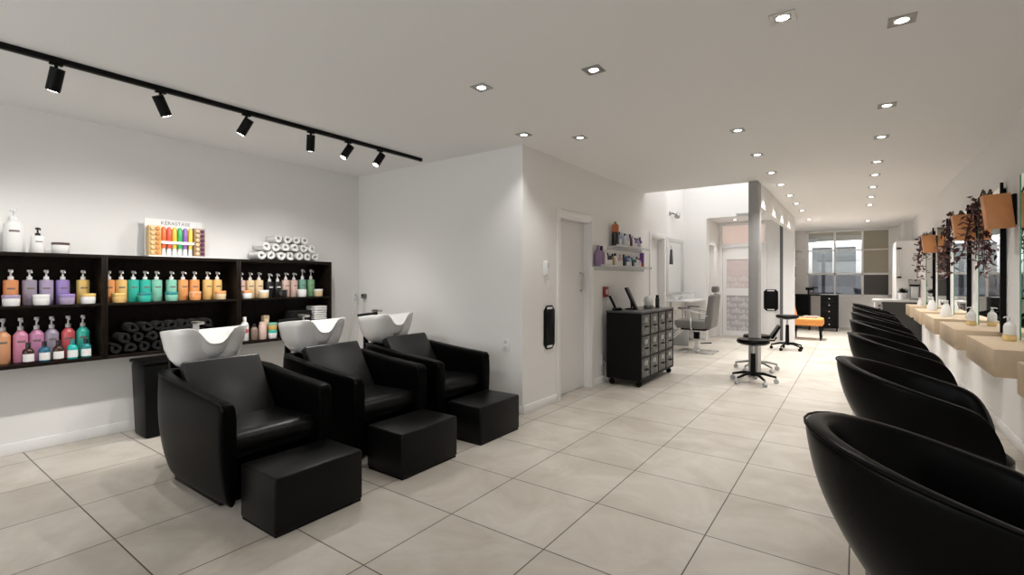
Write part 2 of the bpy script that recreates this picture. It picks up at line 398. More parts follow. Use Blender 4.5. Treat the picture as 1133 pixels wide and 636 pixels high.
Corange = colour('peach_orange_bottle', (.62, .25, .10)); Cgreyl = colour('lilac_grey_bottle', (.28, .24, .30)); Clilac = colour('lilac_bottle', (.36, .29, .42))
Cpurple = colour('purple_bottle', (.28, .20, .46)); Cyellow = colour('honey_yellow_bottle', (.66, .45, .14)); Cteal = colour('teal_bottle', (.03, .40, .31))
Cmint = colour('mint_bottle', (.20, .48, .36)); Cor2 = colour('apricot_bottle', (.68, .29, .10)); Cgold = colour('gold_bottle', (.66, .42, .15))
Cpink = colour('pink_bottle', (.58, .22, .33)); Cmauve = colour('mauve_bottle', (.48, .20, .34)); Ccoral = colour('coral_red_bottle', (.55, .09, .10))
Cpeach = colour('peach_bottle', (.68, .33, .17)); Ccream = colour('cream_bottle', (.68, .52, .31)); Cblush = colour('blush_bottle', (.62, .44, .38))
Cblackb = colour('black_bottle', (.012, .011, .011)); Cgreen = colour('green_bottle', (.20, .38, .20)); Csage = colour('sage_green_bottle', (.16, .36, .27))
Cwhite = colour('white_bottle', (.78, .77, .75)); Camber = colour('dark_amber_bottle', (.045, .016, .010)); Cblue = colour('petrol_blue_bottle', (.02, .12, .19))
Cdteal = colour('deep_teal_bottle', (.015, .20, .20)); Cteal2 = colour('bright_teal_bottle', (.02, .42, .38))

A, B_, D_ = 'left bookcase', 'bookcase below the display', 'bookcase below the rolled towels'
gp = 'pump bottles on the bookcases'
for i, (y, c, n) in enumerate([(.625, Corange, 'orange'), (.725, Corange, 'peach orange'), (.823, Cgreyl, 'grey'), (.914, Clilac, 'lilac grey'), (1.008, Cpurple, 'purple'), (1.128, Cyellow, 'yellow')]):
    pump_bottle(-5.005, y, Z2, c, f'{n} pump bottle, {ORD[i]} from the left, upper shelf of {A}', gp)
for i, (y, c, l, n) in enumerate([(.712, Cwhite, Clilac, 'white jar with lilac rim'), (.868, Cwhite, Cwhite, 'white jar'), (1.01, Clilac, Cpurple, 'lilac jar with purple lid'), (1.135, Cwhite, Cyellow, 'white and yellow jar')]):
    jar(-4.90, y, Z2, c, l, f'{n}, {ORD[i]} from the left, upper shelf of {A}', 'product jars on the bookcases')
for i, (y, c, n) in enumerate([(.685, Cpeach, 'peach'), (.776, Cpink, 'pink'), (.862, Cmauve, 'mauve pink'), (.945, Cgreyl, 'grey'), (1.04, Ccoral, 'coral red'), (1.128, Cteal, 'teal')]):
    pump_bottle(-5.01, y, Z1, c, f'tall {n} pump bottle, {ORD[i]} from the left, lowest shelf of {A}', gp, h=.235, r=.0412, H=.325)
for i, (y, c, cp, n) in enumerate([(.799, Camber, Cblackb, 'dark amber'), (.884, Cblue, Cblackb, 'petrol blue'), (.961, Camber, Cblackb, 'dark brown'), (1.041, Cteal2, Cdteal, 'bright teal'), (1.121, Cdteal, Cblackb, 'deep teal')]):
    cap_bottle(-4.90, y, Z1, c, cp, f'small {n} bottle, white label, {ORD[i]} from the left, lowest shelf of {A}', 'small labelled bottles')
# on top
t = pump_bottle(-4.96, .731, Z3, Cwhite, 'big white pump bottle standing on top of the bookcase', 'white bottles on the bookcase top', h=.235, r=.052, H=.315, pump=M_white)
pump_bottle(-4.96, .859, Z3, Cwhite, 'smaller white bottle with black pump on top of the bookcase', 'white bottles on the bookcase top', h=.13, r=.038, H=.19, pump=Cblackb)
jar(-4.95, .984, Z3, Cwhite, colour('brown_lid', (.08, .05, .035)), 'low white jar with dark lid on top of the bookcase', 'white bottles on the bookcase top', r=.052, h=.085, lid=.22)
# middle bookcase, upper shelf
for i, (y, c, n) in enumerate([(1.289, Cor2, 'orange'), (1.3715, Cgold, 'yellow'), (1.4545, Cteal, 'teal'), (1.538, Cteal, 'teal'), (1.622, Cmint, 'mint'), (1.735, Cmint, 'pale mint'), (1.826, Cor2, 'orange'), (1.92, Cor2, 'deep orange'), (2.03, Cgold, 'honey yellow'), (2.116, Cgold, 'golden yellow')]):
    pump_bottle(-5.005, y, Z2, c, f'{n} pump bottle, {ORD[i]} from the left, upper shelf of {B_}', gp)
for i, (y, c, l, n) in enumerate([(1.328, Cgold, Cyellow, 'yellow jar'), (1.503, Cteal, Cdteal, 'teal jar with dark lid'), (1.701, Cmint, Cdteal, 'mint jar'), (1.886, Cor2, Cpeach, 'orange jar'), (2.101, Ccream, Cor2, 'cream jar with orange lid')]):
    jar(-4.90, y, Z2, c, l, f'{n}, {ORD[i]} from the left, upper shelf of {B_}', 'product jars on the bookcases')
# right bookcase, upper shelf
for i, (y, c, n, h, H) in enumerate([(2.335, Cblush, 'blush', .185, .26), (2.425, Ccream, 'cream', .185, .26), (2.514, Ccream, 'pale cream', .185, .26), (2.622, Cblackb, 'black', .165, .25), (2.709, Cblackb, 'black', .165, .25), (2.80, Cblush, 'pale blush', .185, .26), (2.892, Cblush, 'pink blush', .185, .26), (2.992, Csage, 'sage green', .19, .30), (3.094, Cgreen, 'leaf green', .19, .30)]):
    pump_bottle(-5.005, y, Z2, c, f'{n} pump bottle, {ORD[i]} from the left, upper shelf of {D_}', gp, h=h, H=H, print_m=M_label if c is Cblackb else None)
for i, (y, c, l, n) in enumerate([(2.345, Cwhite, Cor2, 'white jar with orange lid'), (2.51, Ccream, Cwhite, 'cream jar'), (2.705, Cblackb, Cblackb, 'black jar'), (2.925, Cwhite, Cwhite, 'plain white jar'), (3.12, Ccream, Cwhite, 'white-lidded cream jar')]):
    jar(-4.90, y, Z2, c, l, f'{n}, {ORD[i]} from left, below the rolled towels', 'product jars on the bookcases')
# right bookcase, lower shelf
gm = 'mixed products on the lower shelf'
cap_bottle(-4.93, 2.335, Z1, Cwhite, Cwhite, f'white bottle with red mark on the lower shelf of {D_}', gm, r=.038, h=.19, H=.235, lab=False)
G().lathe([(0, 0), (.02, 0), (.02, .003), (0, .003)], n=16, mx=Matrix.Translation((-4.8905, 2.335, Z1+.10)) @ Matrix.Rotation(PI/2, 4, 'Y')).build('red_mark', Ccoral, None)
rm = bpy.data.objects['red_mark']; rm.parent = [o for o in COL.objects if o.get('label', '').startswith('white bottle with red mark')][0]; rm.location = -rm.parent.location
cap_bottle(-4.93, 2.43, Z1, colour('taupe_bottle', (.22, .16, .12)), Cblackb, f'brown bottle between white and salmon ones, lower shelf of {D_}', gm, r=.034, h=.13, H=.16, lab=False)
cap_bottle(-4.91, 2.505, Z1, Cblush, Cblush, f'salmon pink tube standing on its cap, lower shelf of {D_}', gm, r=.036, h=.155, H=.175, lab=False, shoulder=.92, neck=.8)
t = thing('product_carton', f'tall tan carton behind the salmon tube, lower shelf of {D_}', 'box', (-4.98, 2.565, Z1), 0, gm)
G().box(-.03, -.028, 0, .03, .028, .235, .002).build('carton', colour('tan_carton', (.40, .30, .20)), t); G().box(.0301, -.02, .03, .0315, .02, .2).build('front_panel', Ccream, t)
jar(-4.90, 2.60, Z1, Cwhite, Cteal, f'white jar with teal lid under the yellow jar, lower shelf, right bookcase', gm, r=.043, h=.085)
jar(-4.90, 2.60, Z1+.0855, Cyellow, Cmint, f'yellow jar stacked on the teal-lidded jar, right bookcase', gm, r=.043, h=.075)
t = thing('glass_bowl', f'dark smoky glass bowl on the lower shelf of {D_}', 'bowl', (-4.93, 2.73, Z1), 0, gm)
G().lathe([(0, .03), (.03, 0), (.045, .02), (.055, .12), (.045, .165), (.04, .165), (.045, .12), (.03, .04), (0, .03)], n=20).build('bowl', colour('smoky_glass', (.07, .055, .05), .15), t)
# folded towels in the right bookcase
def folded(x0, y0, z0, x1, y1, h, m, label, group):
    g = G(); t = h/2.0
    for k in range(2): g.box(x0+random.uniform(0, .006), y0, z0+k*t, x1-random.uniform(0, .006), y1, z0+(k+1)*t-.0008, t*.42, 3)
    g.box(x0, y0, z0+.002, x0+t*.8, y1, z0+h-.003, t*.38, 3)
    return tag(g.build('folded_towel', m), label, 'towel', group)
for k in range(6): folded(-5.05, 3.06, Z1+k*.052, -4.87, 3.215, .051, M_towelw, f'folded white towel, {ORD[k]} from the bottom of the small stack beside the wall', 'folded white towels')
for k in range(6): folded(-5.05, 2.80, Z1+k*.045, -4.875, 3.03, .044, M_toweld, f'folded black towel, {ORD[k]} from the bottom of the dark stack beside the white one', 'folded black towels')
# rolled towels
def roll_mesh(r, L, name, m, turns=2.0, th=.0145):
    g = G(); N = 44; rows = []
    for i in range(N):
        a = i/(N-1)*turns*2*PI; rr = th*.8+(r/1.06-th*1.78)*(i/(N-1))
        c, s = math.cos(a), math.sin(a)
        wob = 1+.05*math.sin(3*a+1)
        o, q = (rr+th*.95)*wob, rr*wob
        rows.append([(-L/2, o*c, o*s), (L/2+.004*math.sin(a*1.7), o*c, o*s), (L/2+.004*math.sin(a*1.7), q*c, q*s), (-L/2, q*c, q*s)])
    g.grid(rows, closed_v=True, cap=True)
    o = g.build(name, m); return o
def pile(rows, x, y0, z0, r, m, protol, group, L):
    proto = None
    for k, (n, off) in enumerate(rows):
        for i in range(n):
            lab = f'{protol}, {ORD[i]} from the left in the {("bottom", "middle", "top")[k]} row'
            if proto is None: proto = o = roll_mesh(r, L, 'rolled_towel', m)
            else: o = proto.copy(); COL.objects.link(o)
            tag(o, lab, 'towel', group)
            o.location = (x+random.uniform(-.012, .012), y0+off+i*(2*r+.002), z0+r*.985+k*r*1.80)
            o.rotation_euler = (random.uniform(0, 6.28), 0, random.uniform(-.05, .05))
pile([(7, 0), (6, .0495), (4, .175)], -4.962, 2.475, Z3+.002, .0485, M_towelw, 'white rolled towel on the bookcase top', 'white rolled towels', .19)
pile([(9, 0), (8, .052), (7, .105)], -4.955, 1.305, Z1+.002, .046, M_toweld, 'dark rolled towel under the display', 'dark rolled towels', .19)

# product display
t = thing('product_display', 'white display card with rows of colourful tubes on the bookcase', 'display', (0, 1.53, Z3))
G().box(-5.0, 0, 0, -4.994, .45, .335).box(-5.0, 0, 0, -4.89, .45, .012).build('display_card', mat('white_card', (.82, .82, .81), .5), t)
text_mesh('lettering', 'KÉRASTASE', .045, mat('grey_card_print', (.22, .21, .22), .5), t, Matrix.Translation((-4.9935, .12, .288)) @ Matrix.Rotation(PI/2, 4, 'Z') @ RX, .0005)
for y0, c, cc in ((.008, Cgold, [Ccream, Cor2]), (.355, colour('brown_tray', (.30, .19, .12)), [Ccream, colour('plum', (.10, .03, .10))])):
    s = G().box(-4.975, y0, .013, -4.915, y0+.09, .27, .003).build('sample_tray', c, t)
    for k in range(6):
        for q in range(2): G().lathe([(0, 0), (.0165, 0), (.0165, .008), (.012, .013), (0, .013)], n=14, mx=Matrix.Translation((-4.915, y0+.025+.04*q, .038+.041*k)) @ Matrix.Rotation(PI/2, 4, 'Y')).build('cap', cc[q], s)
for i, c in enumerate([(.80, .16, .04), (.72, .10, .05), (.75, .50, .05), (.04, .42, .12), (.25, .12, .42), (.78, .55, .06)]):
    y = .124+.042*i
    b = G().lathe([(0, .075), (.0135, .075), (.019, .12), (.019, .245), (.008, .265), (0, .265)], c=(-4.945, y, 0), n=14).build('sample_tube', colour(f'tube_colour_{i}', c), t)
    G().lathe([(0, .013), (.015, .013), (.0145, .0755), (0, .0755)], c=(-4.945, y, 0), n=14).build('cap', M_white, b)
G().box(-4.924, .1, .115, -4.919, .355, .14).build('front_band', M_white, t)

# waste bin
t = thing('waste_bin', 'tall black waste bin under the dark bookcase, behind the armchair', 'bin', (-4.80, 1.62, 0))
G().hexa([(-.13, -.18, 0), (.13, -.18, 0), (.13, .18, 0), (-.13, .18, 0), (-.15, -.20, .60), (.15, -.20, .60), (.15, .20, .60), (-.15, .20, .60)], .02).build('bin_body', M_blackpl, t)
G().box(-.16, -.21, .601, .16, .21, .63, .012).build('bin_rim', M_blackpl, t)

# ------------------------------------------------------------------ backwash armchairs
def lerp(a, b, t): return a+(b-a)*t
def backwash(loc, label):
    t = thing('backwash_armchair', label, 'salon chair', loc, 0, 'black backwash armchairs with basins')
    # shell: a U in plan, swept with a bulging section
    half = [(.555, .288), (.53, .290), (.38, .293), (.20, .296), (.0, .297), (-.20, .295), (-.36, .282), (-.465, .225), (-.505, .12), (-.512, 0)]
    path = [(x, -y) for x, y in half]+[(x, y) for x, y in half[-2::-1]]
    rows = []
    n = len(path)
    for i, (x, y) in enumerate(path):
        a = Vector(path[max(i-1, 0)]); b = Vector(path[min(i+1, n-1)])
        tg = (b-a).normalized(); nr = Vector((tg.y, -tg.x))
        if nr.dot(Vector((x-.05, y))) < 0: nr = -nr
        f = max(0, min(1, (x+.50)/1.05))
        H = lerp(.705, .628, f**.75)-.045*max(0, 1-abs(y)/.24)+(.014*math.exp(-((f-.28)/.18)**2))
        if i in (0, n-1): H -= .03
        row = []
        for d, z in ((-.043, .30), (-.043, .05), (-.015, .048), (.012, .10), (.040, .26), (.050, .44), (.046, H-.04), (.040, H-.004), (.030, H), (-.02, H), (-.038, H-.010), (-.043, H-.06), (-.043, .42)):
            p = Vector((x, y))+nr*d
            taper = max(0., (.42-z)/.42)
            px = p.x
            if x < .1: px += .10*taper**1.5*max(0, -x/.45)
            row.append((px, p.y, z))
        rows.append(row)
    g = G(); g.grid(rows, closed_v=True, cap=True)
    g.build('armrest_shell', M_leather, t, subsurf=2)
    # piping along the top edge of the shell
    pp = [(r[7][0]*.985, r[7][1]*.985, r[7][2]-.004) for r in rows]
    G().tube(pp, .0045, 6).build('piping', M_leather2, t)
    G().box(-.30, -.25, 0, .34, .25, .052, .01).build('plinth', M_black, t)
    # seat with a rolled front
    prof = [(.02, .30), (.40, .285), (.455, .29), (.485, .315), (.497, .36), (.488, .405), (.45, .428), (.36, .43), (.2, .422), (.0, .418)]
    rows = [[(x, y, z-(.006 if abs(y) > .248 else 0)) for x, z in prof] for y in (-.25, -.246, -.2, -.1, 0, .1, .2, .246, .25)]
    G().grid(rows, closed_v=True, cap=True).build('seat', M_pad, t, ang=50)
    G().box(.02, -.245, .052, .41, .245, .29, .01).build('front_panel', M_leather, t)
    # sloping backrest
    a = math.atan2(.245, .36); b = bmesh.new()
    g = G(); g.hexa([(-.06, -.24, .40), (.05, -.25, .40), (.05, .25, .40), (-.06, .24, .40), (-.29, -.23, .735), (-.195, -.245, .775), (-.195, .245, .775), (-.29, .23, .735)], .018, 4)
    g.build('backrest', M_sheen, t)
    # ceramic basin
    c0 = (-.53, .01); NA = 64
    def rad(th):
        ca, sa = math.cos(th), math.sin(th); e = 2.6
        a_, b_ = (.222 if ca > 0 else .222), .245
        r = (abs(ca/a_)**e+abs(sa/b_)**e)**(-1/e)
        return r*(1+.13*math.exp(-((abs(th)-.85)/.32)**2))
    def rim(th):
        f = (math.cos(th)+1)/2
        return lerp(.915, .975, f)-.12*math.exp(-(abs(th)/.42)**3.4)
    rings = []
    for sb, sf, zf in ((.34, .30, 0), (.56, .42, 0), (.74, .55, .09), (.88, .68, .26), (.96, .82, .52), (.99, .94, .82), (1.0, 1.0, .985), (.985, .985, 1.0), (.955, .955, .985), (.93, .91, .88), (.88, .80, .58), (.74, .64, .32), (.45, .40, .20), (.12, .12, .16), (0, 0, .16)):
        ring = []; outer = len(rings) < 7
        for k in range(NA):
            th = -PI+2*PI*k/NA; zt = rim(th); zb = .674
            wf = ((math.cos(th)+1)/2)**1.2; s_ = lerp(sb, sf, wf)
            if outer and zf < .9: s_ *= 1-.16*math.exp(-(th/.42)**2)*min(1, zf*4+.2)
            r = max(.004, rad(th)*s_)
            hz = lerp(zb, zt, zf) if zf > .5 else lerp(zb, lerp(zt, .945, .7), zf)
            off = .035*(1-zf)
            ring.append((c0[0]+off+r*math.cos(th), c0[1]+r*math.sin(th), hz))
        rings.append(ring)
    g = G(); g.grid(rings, closed_v=True, cap=True)
    bs = g.build('basin', M_ceramic, t, ang=80)
    # mixer, hose head and drain belong to the basin
    G().cyl((-.70, .03, .80), (-.70, .03, .965), .022).box(-.725, .005, .965, -.61, .055, .985, .006).build('mixer_tap', M_steel, bs)
    G().tube([(-.70, -.18, .935), (-.66, -.14, .945), (-.60, -.09, .955), (-.56, -.05, .96)], [.016, .015, .012, .018]).build('hand_shower', M_black, bs)
    G().cyl((-.51, .01, .70), (-.51, .01, .735), .022).build('drain', M_chrome, bs)
    # frame carrying the basin behind the shell
    G().box(-.625, -.17, 0, -.595, -.13, .74).box(-.625, .13, 0, -.595, .17, .74).box(-.625, -.17, .60, -.595, .17, .64).build('basin_frame', M_black, t)
    G().tube([(-.585, .04, .70), (-.59, .04, .60), (-.595, .04, .5), (-.595, .04, .1)], .018).build('waste_pipe', colour('brass_pipe', (.42, .20, .08)), t)
    return t
CYS = (1.525, 2.365, 3.16)
bw = backwash((-3.29, CYS[0]-.015, 0), 'black backwash armchair with white basin, front one beside the waste bin')
dup(bw, (-3.29, CYS[1]-.015, 0), 'black backwash armchair with white basin, middle of the row')
dup(bw, (-3.29, CYS[2]-.015, 0), 'black backwash armchair with white basin, last in the row by the wall')
def footrest(loc, label):
    t = thing('footrest', label, 'footrest', loc, 0, 'black footrest blocks')
    G().box(-.155, -.262, .012, .205, .262, .30, .014, 3).build('upholstered_block', M_pad, t)
    G().box(-.145, -.255, 0, .195, .255, .0119).build('glide_base', M_black, t)
    return t
fr = footrest((-2.56, CYS[0], 0), 'black leather footrest block in front of the frontmost backwash armchair')
dup(fr, (-2.575, CYS[1], 0), 'black leather footrest block in front of the middle backwash armchair')
dup(fr, (-2.575, CYS[2], 0), 'black leather footrest block in front of the last backwash armchair')

# ------------------------------------------------------------------ styling tub chairs
def tub(loc, label, rz=0.):
    t = thing('tub_chair', label, 'salon chair', loc, rz, 'black tub chairs facing the mirrors')
    path = []
    for i in range(7): path.append((.28-.33*i/6., -(.268+.034*min(1, i/3.))))
    for i in range(1, 16):
        a = -PI/2+PI*i/16; path.append((-.05-.335*math.cos(a), .302*math.sin(a)))
    for i in range(7): path.append((-.05+.33*i/6., (.302-.034*max(0, (i-3)/3.))))
    def ztop(x):
        if x < .17: return .868-.165*((x+.385)/.605)**1.05
        u = (x-.17)/.11
        return .717-.22*u**2.2
    rows = []
    for (x, y) in path:
        zt = ztop(x); row = []
        for s, f in ((.53, .0), (.60, .07), (.70, .20), (.84, .42), (.945, .66), (1.0, .94), (.995, .985), (.95, 1.0), (.86, .992), (.835, .94), (.79, .62), (.70, .24), (.62, .12)):
            sx = s if x < 0 else lerp(s, 1, .45)
            row.append((x*sx+(.02 if s < .9 else 0)*(1-s), y*s, .40+(zt-.40)*f))
        rows.append(row)
    G().grid(rows, closed_v=True, cap=True).build('tub_shell', M_leather2, t, subsurf=2)
    G().tube([(r[6][0]*1.003, r[6][1]*1.003, r[6][2]) for r in rows[3:-3]], .004, 6).build('piping', M_leather, t)
    G().lathe([(0, .395), (.20, .395), (.245, .42), (.245, .455), (.22, .478), (0, .485)], c=(.04, 0, 0), n=32, sx=1.1, sy=.97).build('seat', M_leather2, t)
    G().lathe([(0, .37), (.10, .37), (.15, .40), (0, .40)], n=24).build('seat_plate', M_black, t)
    G().lathe([(0, .03), (.045, .03), (.04, .2), (.028, .21), (.028, .37), (0, .37)], n=20).build('pump_column', M_chrome, t)
    G().lathe([(0, 0), (.235, 0), (.235, .012), (.22, .02), (.06, .032), (0, .032)], n=40).build('round_base', M_steel, t)
    return t
ys = [1.78, 3.20, 4.76, 6.24, 7.70, 9.12, 10.56]
tb = tub((.25, ys[0], 0), 'black leather tub chair nearest the viewer in the row facing the mirrors')
for i, y in enumerate(ys[1:]):
    dup(tb, (.29 if i == 0 else .322, y, 0), f'black leather tub chair facing the mirrors, {ORD[i+1]} from the front of the row' if i < 5 else 'black leather tub chair facing the mirrors, farthest, beside the dark counter', rz=(-.10, -.03, .0, .02, -.03, .02)[i])

# ------------------------------------------------------------------ mirrors, consoles, planters on the right wall
con_y = [(2.75, 3.73), (4.28, 5.235), (5.72, 6.75), (7.18, 8.14), (8.62, 9.56), (10.08, 11.05)]
where = ['nearest the viewer, cut by the frame', 'second from the viewer', 'third from the viewer', 'fourth from the viewer', 'fifth from the viewer', 'last of the row beside the dark counter']
for (y0, y1), wl in zip(con_y, where):
    o = G().box(.71, y0, .674, XR-.0015, y1, .8505, .002).build('console_shelf', M_wood)
    tag(o, f'pale wood floating console under a mirror, {wl}', 'shelf', 'pale wood floating consoles')
mir_y = [(4.18, 5.02), (5.63, 6.50), (7.12, 7.97), (8.58, 9.42), (10.03, 10.86)]
mw = ['nearest the viewer, with green glass edge', 'second from the viewer', 'third from the viewer', 'fourth from the viewer', 'farthest from the viewer']
for (y0, y1), wl in zip(mir_y, mw):
    t = thing('wall_mirror', f'tall wall mirror with black edge, {wl}', 'mirror', (0, y0, 0), 0, 'tall mirrors over the consoles')
    L = y1-y0
    G().box(.972, .004, .8512, .985, L-.006, 2.06).build('mirror_glass', M_mirror, t)
    G().box(.970, -.012, .8512, .990, .0035, 2.10).build('edge_strip', M_black, t)
    G().box(.968, L-.0055, .8512, .985, L, 2.06).build('glass_edge', M_gedge, t)
    G().box(.9855, 0, .8512, XR-.0015, L, 2.05).build('backing_board', M_black, t)
def planter(y, label, pl_label, seed):
    rnd = random.Random(seed)
    t = thing('wall_planter', label, 'planter', (0, y, 0), 0, 'copper coloured wall planters')
    G().hexa([(.842, -.05, 1.70), (XR-.012, -.05, 1.70), (XR-.012, .07, 1.70), (.842, .07, 1.70), (.815, -.03, 1.965), (XR-.035, -.03, 1.97), (XR-.035, .09, 1.97), (.815, .09, 1.965)], .004).build('planter_box', M_copper, t)
    G().box(.985, -.03, 1.72, XR-.002, .03, 1.96).build('mounting_bracket', M_black, t)
    p = thing('trailing_plant', pl_label, 'plant', (0, y, 0), 0, 'burgundy trailing plants')
    st = G(); lf = G()
    for k in range(5):
        x0 = .83+rnd.uniform(-.01, .07); y0 = .115+rnd.uniform(0, .03)
        p0 = Vector((x0, y0, 1.90)); pts = [Vector((x0, .02, 1.972)), Vector((x0, .07, 2.0+.03*rnd.random())), p0+Vector((0, .06, .07))]
        dx = rnd.uniform(-.12, .03); dy = rnd.uniform(.05, .35); Lz = rnd.uniform(.3, .66)
        for q in range(1, 9):
            u = q/8
            pts.append(p0+Vector((dx*u**.7, .06+dy*u**.8, .06-Lz*u**1.2)))
        st.tube(pts, .0035, 5)
        for q in range(2, len(pts)):
            for rep in range(3):
                c = pts[q]+Vector((rnd.uniform(-.05, .05), rnd.uniform(-.05, .05), rnd.uniform(-.05, .03)))
                if c.y < .13 and c.z < 2.0: c.y = .13+rnd.random()*.05
                if c.x > .93: c.x = .93
                d = Vector((rnd.uniform(-1, 1), rnd.uniform(-1, 1), rnd.uniform(-.9, .5))).normalized(); s = Vector((0, 0, 1)).cross(d).normalized(); n_ = d.cross(s)
                l = rnd.uniform(.055, .09); w_ = l*.30
                ps = [c, c+d*l*.35+s*w_+n_*.004, c+d*l, c+d*l*.35-s*w_+n_*.004]
                mid = c+d*l*.5-n_*.006
                b = bmesh.new(); vv = [b.verts.new(v) for v in ps]; mv = b.verts.new(mid)
                for a_, b2 in ((0, 1), (1, 2), (2, 3), (3, 0)): b.faces.new((vv[a_], vv[b2], mv))
                lf.merge(b)
    st.build('stems', M_stem, p); lf.build('leaves', M_leaf, p)
planter(5.33, 'copper wall planter nearest the viewer, between tall mirrors', 'dark burgundy trailing plant in the copper planter nearest the viewer', 1)
planter(6.83, 'copper wall planter, middle one of the three', 'dark burgundy trailing plant in the middle copper planter', 2)
planter(9.75, 'copper wall planter farthest from the viewer', 'dark burgundy trailing plant in the farthest copper planter', 3)

# bottles on the consoles
M_clearb = mat('frosted_clear_plastic', (.84, .84, .81), .25, trans=.12)
M_amber = mat('amber_liquid', (.82, .62, .28), .2)
def clear_bottle(x, y, label):
    t = thing('clear_pump_bottle', label, 'bottle', (x, y, .851), .4, 'clear bottles on the consoles')
    G().box(-.032, -.025, 0, .032, .025, .045, .008).build('amber_liquid', M_amber, t)
    G().lathe([(0, .0451), (.034, .0451), (.034, .105), (.026, .125), (.013, .135), (0, .135)], n=16).build('bottle_body', M_clearb, t)
    G().lathe([(0, .135), (.013, .135), (.013, .15), (.006, .152), (.006, .165), (.014, .167), (.012, .178), (0, .178)], n=12).tube([(0, 0, .172), (-.03, 0, .172), (-.036, 0, .165)], .004, 6).build('pump', M_white, t)
clear_bottle(.90, 4.93, 'clear bottle of amber liquid on the console second from the viewer')
clear_bottle(.90, 6.36, 'clear bottle of amber liquid on the console third from the viewer')
def cone_bottle(x, y, label, s=1.):
    t = thing('spray_bottle', label, 'bottle', (x, y, .851), .6, 'white bottles on the consoles')
    G().lathe([(0, 0), (.055*s, 0), (.058*s, .01), (.045*s, .09*s), (.030*s, .135*s), (.022*s, .15*s), (0, .15*s)], n=20).build('bottle_body', M_white, t)
    G().lathe([(0, .15*s), (.02*s, .15*s), (.02*s, .17*s), (0, .172*s)], n=14).box(-.045*s, -.012, .172*s, .02*s, .012, .195*s, .004).build('spray_head', M_white, t)
cone_bottle(.86, 7.62, 'white tapered spray bottle on the console fourth from the viewer')
cone_bottle(.86, 8.95, 'white tapered spray bottle on the console fifth from the viewer')
cone_bottle(.86, 10.5, 'small white tapered spray bottle on the farthest console', .7)

# ------------------------------------------------------------------ dark counter and what is on it
t = thing('reception_counter', 'charcoal counter with pale top behind the farthest tub chair', 'counter', (0, 12.0, 0))
G().box(.42, 0, 0, XR-.002, .62, .845, .003).build('counter_body', M_darkgrey, t)
G().box(.27, -.02, .8455, XR-.002, .64, .885, .004).build('counter_top', M_lightgrey, t)
G().box(.29, .02, 0, .32, .60, .845, .003).build('end_panel', M_lightgrey, t)
t = thing('coffee_machine', 'grey and white coffee machine on the charcoal counter', 'appliance', (.93, 12.35, .8855))
G().box(-.09, -.17, 0, .07, .17, .025, .005).box(-.09, -.17, .30, .07, .17, .40, .01).box(-.08, .02, .025, .06, .17, .3, .01).build('housing', M_steel, t)
G().box(-.055, -.13, .03, .045, .01, .26, .012).build('cup_unit', M_white, t); G().box(-.09, -.1705, .27, .07, -.165, .30).build('display', M_blackpl, t)
t = thing('potted_plant', 'small dark leafy plant in a white pot on the charcoal counter', 'plant', (.74, 12.3, .8855))
G().lathe([(0, 0), (.055, 0), (.07, .13), (.065, .135), (.06, .12), (0, .12)], n=20).build('pot', M_white, t)
lf = G(); rnd = random.Random(5)
for k in range(46):
    a = rnd.uniform(0, 6.28); e = rnd.uniform(.2, 1.3); l = rnd.uniform(.07, .15)
    d = Vector((math.cos(a)*math.cos(e), math.sin(a)*math.cos(e), math.sin(e))); s = Vector((-math.sin(a), math.cos(a), 0)); c = Vector((0, 0, .12))
    b = bmesh.new(); v = [b.verts.new(p) for p in (c, c+d*l*.5+s*.022, c+d*l, c+d*l*.5-s*.022)]; m_ = b.verts.new(c+d*l*.55+Vector((0, 0, .012)))
    for i in range(4): b.faces.new((v[i], v[(i+1) % 4], m_))
    lf.merge(b)
lf.build('leaves', mat('dark_green_leaf', (.012, .02, .012), .5), t)
t = thing('wall_rail', 'slim chrome vertical bars with dark ends on the white wall return', 'rail', (.70, 12.65, 0))
G().tube([(-.02, -.03, 1.36), (-.02, -.03, 1.9)], .009).tube([(.035, -.03, 1.36), (.035, -.03, 1.9)], .009).build('bars', M_chrome, t)
for z in (1.33, 1.92): G().box(-.032, -.04, z-.018, .047, .005, z+.018, .01).build('end_bracket', M_blackpl, t)
t = thing('power_strip', 'small grey power strip hanging on the side of the charcoal counter', 'socket', (.345, 11.985, .62))
t.location = (.37, 12.1, .60)
G().box(-.03, -.03, 0, .049, .03, .20, .008).build('housing', M_lightgrey, t)
for k in range(3): G().cyl((.0, -.0305, .04+.06*k), (.0, -.036, .04+.06*k), .015).build('socket', M_blackpl, t)

